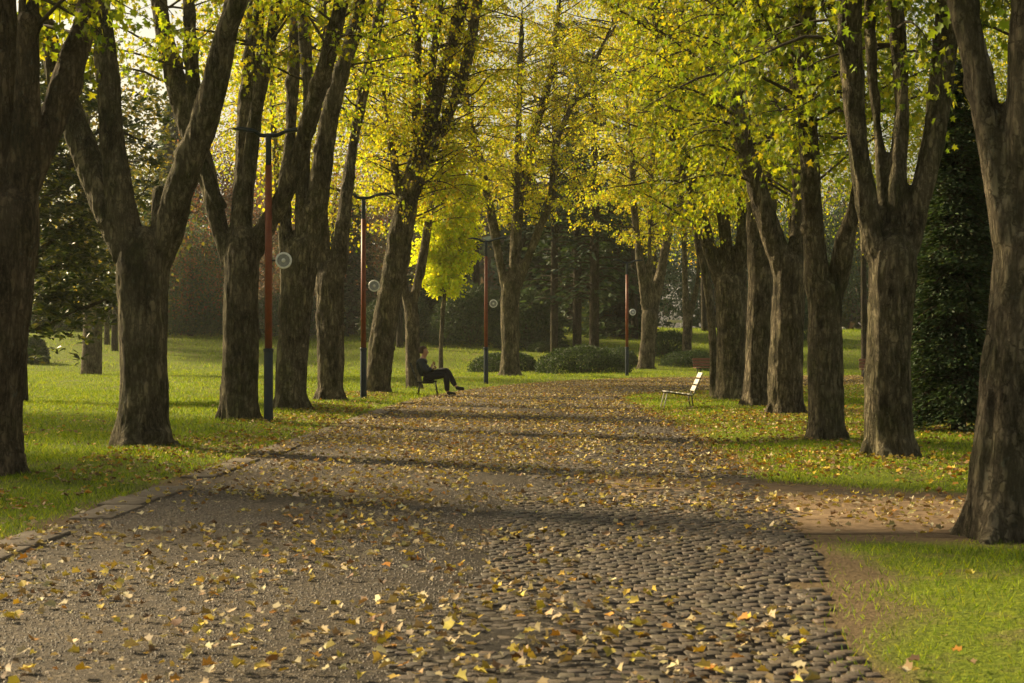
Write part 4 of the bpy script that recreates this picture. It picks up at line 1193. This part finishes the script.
# ------------------------------------------------------------------ seated person
def skin(name, chain, rad, edges, mat, parent, levels=2, root=0):
    me = bpy.data.meshes.new(name)
    me.from_pydata([tuple(c) for c in chain], edges, [])
    o = bpy.data.objects.new('tmp', me); COL.objects.link(o)
    o.modifiers.new('k', 'SKIN')
    sv = me.skin_vertices[0].data
    for i, r in enumerate(rad):
        rr = r if isinstance(r, tuple) else (r, r); sv[i].radius = rr
        sv[i].use_root = (i == root)
    s = o.modifiers.new('s', 'SUBSURF'); s.levels = levels; s.render_levels = levels
    dg = bpy.context.evaluated_depsgraph_get()
    ev = bpy.data.meshes.new_from_object(o.evaluated_get(dg), depsgraph=dg)
    bpy.data.objects.remove(o)
    ev.materials.clear(); ev.materials.append(mat)
    for p in ev.polygons: p.use_smooth = True
    ev.name = name
    return link(name, ev, parent)
def person():
    Y = 39.2; X = (424 - CX) * Y / F
    t = thing('person', 'person in dark jacket and black trousers sitting cross legged, one hand raised to the face', 'person', (X, Y, .01))
    # joints: x facing direction (+x), y sideways, z up
    pel = (.06, 0, .50)
    J = [pel, (.0, 0, .66), (-.06, 0, .82), (-.05, 0, .93), (-.01, 0, 1.00), (.012, 0, 1.06), (.022, 0, 1.12),
         # legs: near (y<0) leg stands, far leg crosses over it
         (.10, -.09, .49), (.34, -.09, .52), (.57, -.07, .53), (.60, -.07, .30), (.61, -.07, .10), (.66, -.07, .05), (.78, -.08, .04),
         (.10, .09, .50), (.36, .05, .60), (.60, -.01, .66), (.72, -.05, .44), (.83, -.08, .24), (.90, -.09, .20), (1.01, -.10, .175),
         # arms
         (-.06, -.17, .885), (.02, -.22, .68), (.10, -.22, .62), (.20, -.13, .72), (.235, -.06, .83),
         (-.06, .17, .885), (.02, .21, .68), (.12, .20, .62), (.22, .10, .66), (.27, .03, .72),
         (.012, 0, 1.185), (-.005, 0, 1.235)]
    E = [(0, 1), (1, 2), (2, 3), (3, 4), (4, 5), (5, 6), (0, 7), (7, 8), (8, 9), (9, 10), (10, 11), (11, 12), (12, 13),
         (0, 14), (14, 15), (15, 16), (16, 17), (17, 18), (18, 19), (19, 20), (3, 21), (21, 22), (22, 23), (23, 24), (24, 25), (3, 26), (26, 27), (27, 28), (28, 29), (29, 30), (6, 31), (31, 32)]
    R = [(.09, .11), (.08, .10), (.09, .11), (.08, .10), .06, (.088, .078), (.112, .09),
         .085, .075, .058, .05, .037, .036, .028, .085, .075, .058, .05, .037, .036, .028,
         .055, .043, .038, .033, .026, .055, .043, .038, .033, .026, (.11, .09), (.07, .06)]
    skin('body', J, R, E, M['skin'], t)
    # clothing: a little larger than the body
    ji = [0, 1, 2, 3]; JV = [J[i] for i in ji] + [(-.045, 0, .97)] + [J[i] for i in (21, 22, 23, 24)] + [J[i] for i in (26, 27, 28, 29)]
    JE = [(0, 1), (1, 2), (2, 3), (3, 4), (3, 5), (5, 6), (6, 7), (7, 8), (3, 9), (9, 10), (10, 11), (11, 12)]
    JR = [(.165, .185), (.155, .175), (.165, .19), (.14, .16), .1, .1, .08, .07, .056, .1, .08, .07, .056]
    skin('jacket', JV, JR, JE, M['jacket'], t)
    tv = [J[0]] + [J[i] for i in (7, 8, 9, 10, 11)] + [J[i] for i in (14, 15, 16, 17, 18)]
    te = [(0, 1), (1, 2), (2, 3), (3, 4), (4, 5), (0, 6), (6, 7), (7, 8), (8, 9), (9, 10)]
    skin('trousers', tv, [(.15, .175), .115, .105, .088, .08, .066, .115, .105, .088, .08, .066], te, M['trousers'], t)
    for (a, b, c) in (((.60, -.07, .085), (.68, -.07, .05), (.84, -.08, .04)), ((.82, -.08, .215), (.91, -.09, .185), (1.07, -.10, .17))):
        skin('shoe', [a, b, c], [(.062, .058), (.058, .054), (.045, .045)], [(0, 1), (1, 2)], M['shoe'], t)
    # head details on the profile side
    bm = bmesh.new(); bmesh.ops.create_icosphere(bm, subdivisions=3, radius=1)
    for v in bm.verts:
        d = v.co.copy(); k = 1 + .07 * float(vnoise(np.array([d[:]]) * 4 + 2)[0])
        v.co = Vector((d.x * .125 * k, d.y * .105 * k, d.z * .125 * k))
        if v.co.x > .085: v.co.x = .085 + (v.co.x - .085) * .5
        if v.co.x > .015 and v.co.z < .045: v.co.x = .015 
        if v.co.z < -.05: v.co.z = -.05 - (-.05 - v.co.z) * .4
    me = bpy.data.meshes.new('hair'); bm.to_mesh(me); bm.free(); me.materials.append(M['hair'])
    h = link('hair', me, t); h.location = (-.024, 0, 1.168)
    for p in me.polygons: p.use_smooth = True
    f = MB(); f.box((.104, 0, 1.12), (.04, .026, .045), rotm('Y', .5), .01); f.build('nose', M['skin'], t)
    for s in (-1, 1):
        f = MB(); f.box((.0, s * .082, 1.12), (.035, .016, .06), None, .007); f.build('ear', M['skin'], t)
        f = MB(); f.box((.092, s * .032, 1.135), (.014, .022, .01), None, .004); f.build('eye', M['hair'], t)
    f = MB(); f.box((.09, 0, 1.07), (.014, .045, .012), None, .004); f.build('mouth', simple('lips', (.35, .14, .11)), t)
    # fingers curled round what the hands hold
    for s, hx in ((-1, (.235, -.06, .83)), (1, (.27, .03, .72))):
        hx = np.array(hx); F_ = MB()
        for k in range(4):
            b = hx + [.012, s * (-.01), .03 - .018 * k]
            F_.tube(np.array([b, b + [.035, -s * .012, .006], b + [.045, -s * .035, .004], b + [.03, -s * .048, 0]]), [.010, .009, .008, .006], 6)
        b = hx + [-.005, -s * .01, .02]; F_.tube(np.array([b, b + [.01, -s * .02, .03], b + [.025, -s * .028, .045]]), [.011, .010, .007], 6)
        F_.build('hand', M['skin'], t, True)
    ph = thing('phone', 'small black phone held up near the seated person\'s chin', 'phone', (X + .255, Y - .02, .865))
    m = MB(); m.box((0, 0, 0), (.012, .072, .145), rotm('Y', -.35), .005); m.build('body_case', M['phone'], ph)
    # chair under the person
    c = thing('metal_chair', 'thin dark metal chair carrying the seated person', 'chair', (X, Y, .0))
    m = MB()
    for k in range(5): m.box((-.13 + k * .105, 0, .365 + k * .006), (.09, .46, .018), rotm('Y', -.05), .005)
    m.build('seat', M['chair_metal'], c)
    m = MB()
    for k in range(3): m.box((-.235 - k * .05, 0, .52 + k * .13), (.016, .46, .10), rotm('Y', -.36), .005)
    m.build('backrest', M['chair_metal'], c)
    for s in (-1, 1):
        y = s * .2
        m = MB(); m.tube(np.array([[-.36, y, .86], [-.20, y, .42], [-.17, y, .35], [.33, y, .375]]), .012, 8); m.build('side_frame', M['chair_metal'], c, True)
        m = MB(); m.tube(np.array([[.30, y, .37], [.36, y * 1.08, -.01]]), .011, 8); m.build('leg', M['chair_metal'], c, True)
        m = MB(); m.tube(np.array([[-.10, y, .36], [-.16, y * 1.08, -.01]]), .011, 8); m.build('leg', M['chair_metal'], c, True)
person()

# ------------------------------------------------------------------ air
def haze():
    m, nt, out = nmat('park_haze')
    v = nt.nodes.new('ShaderNodeVolumePrincipled'); v.inputs['Density'].default_value = HAZE
    v.inputs['Color'].default_value = (.95, .93, .85, 1); v.inputs['Anisotropy'].default_value = .35
    nt.links.new(v.outputs[0], out.inputs['Volume'])
    m.volume_intersection_method = 'FAST' if hasattr(m, 'volume_intersection_method') else None
    mb = MB(); mb.box((0, 90, 14), (420, 240, 32)); o = mb.build('haze', m)
    tag(o, 'thin autumn haze paling the far trees', 'haze', kind='stuff')
HAZE = .00024
if HAZE > 0:
    try: haze()
    except Exception as e:
        print('haze', e)

# ------------------------------------------------------------------ light, sky, camera
SUN_EL = math.radians(29); SUN_AZ_FWD = math.radians(35)   # from the left, a little ahead of the camera
d = Vector((-math.cos(SUN_EL) * math.cos(SUN_AZ_FWD), math.cos(SUN_EL) * math.sin(SUN_AZ_FWD), math.sin(SUN_EL)))
sl = bpy.data.lights.new('sun', 'SUN'); sl.energy = 5.0; sl.angle = math.radians(3.2); sl.color = (1, .80, .48)
so = bpy.data.objects.new('sun', sl); COL.objects.link(so); so.rotation_euler = d.to_track_quat('Z', 'Y').to_euler(); so.location = (-20, 10, 20)
w = bpy.data.worlds.new('World'); S.world = w; w.use_nodes = True
nt = w.node_tree; nt.nodes.clear()
sky = nt.nodes.new('ShaderNodeTexSky'); sky.sky_type = 'NISHITA'; sky.sun_disc = False
sky.sun_elevation = SUN_EL; sky.sun_rotation = math.atan2(d.x, d.y)
sky.dust_density = 3.5; sky.air_density = 1.3
bg = nt.nodes.new('ShaderNodeBackground'); bg.inputs['Strength'].default_value = .078
wo = nt.nodes.new('ShaderNodeOutputWorld')
hs = nt.nodes.new('ShaderNodeHueSaturation'); hs.inputs['Saturation'].default_value = .45
nt.links.new(sky.outputs[0], hs.inputs['Color'])
tn = mix(nt, 1.0, hs.outputs[0], (1.0, .93, .77), 'MULTIPLY')     # a hazy, whitish autumn sky
nt.links.new(tn, bg.inputs[0]); nt.links.new(bg.outputs[0], wo.inputs[0])

cam = bpy.data.cameras.new('camera'); co = bpy.data.objects.new('camera', cam); COL.objects.link(co)
co.location = (0, 0, CAMZ); co.rotation_euler = (math.radians(90) + 4.5 / F, 0, 0)
cam.sensor_width = 36; cam.lens = 36 * F / 1024; cam.clip_end = 3000; cam.clip_start = .1
cam.dof.use_dof = True; cam.dof.focus_distance = 27; cam.dof.aperture_fstop = 7
S.camera = co
S.view_settings.view_transform = 'Standard'; S.view_settings.look = 'None'; S.view_settings.exposure = .95; S.view_settings.gamma = 1
S.render.engine = 'CYCLES'
c = S.cycles
c.max_bounces = 7; c.diffuse_bounces = 4; c.glossy_bounces = 2; c.transmission_bounces = 4; c.transparent_max_bounces = 4; c.volume_bounces = 1
c.use_adaptive_sampling = True; c.adaptive_threshold = .02; c.use_denoising = True; c.caustics_reflective = False; c.caustics_refractive = False
c.sample_clamp_indirect = 6
print('grass', ng, 'leaves', tot)
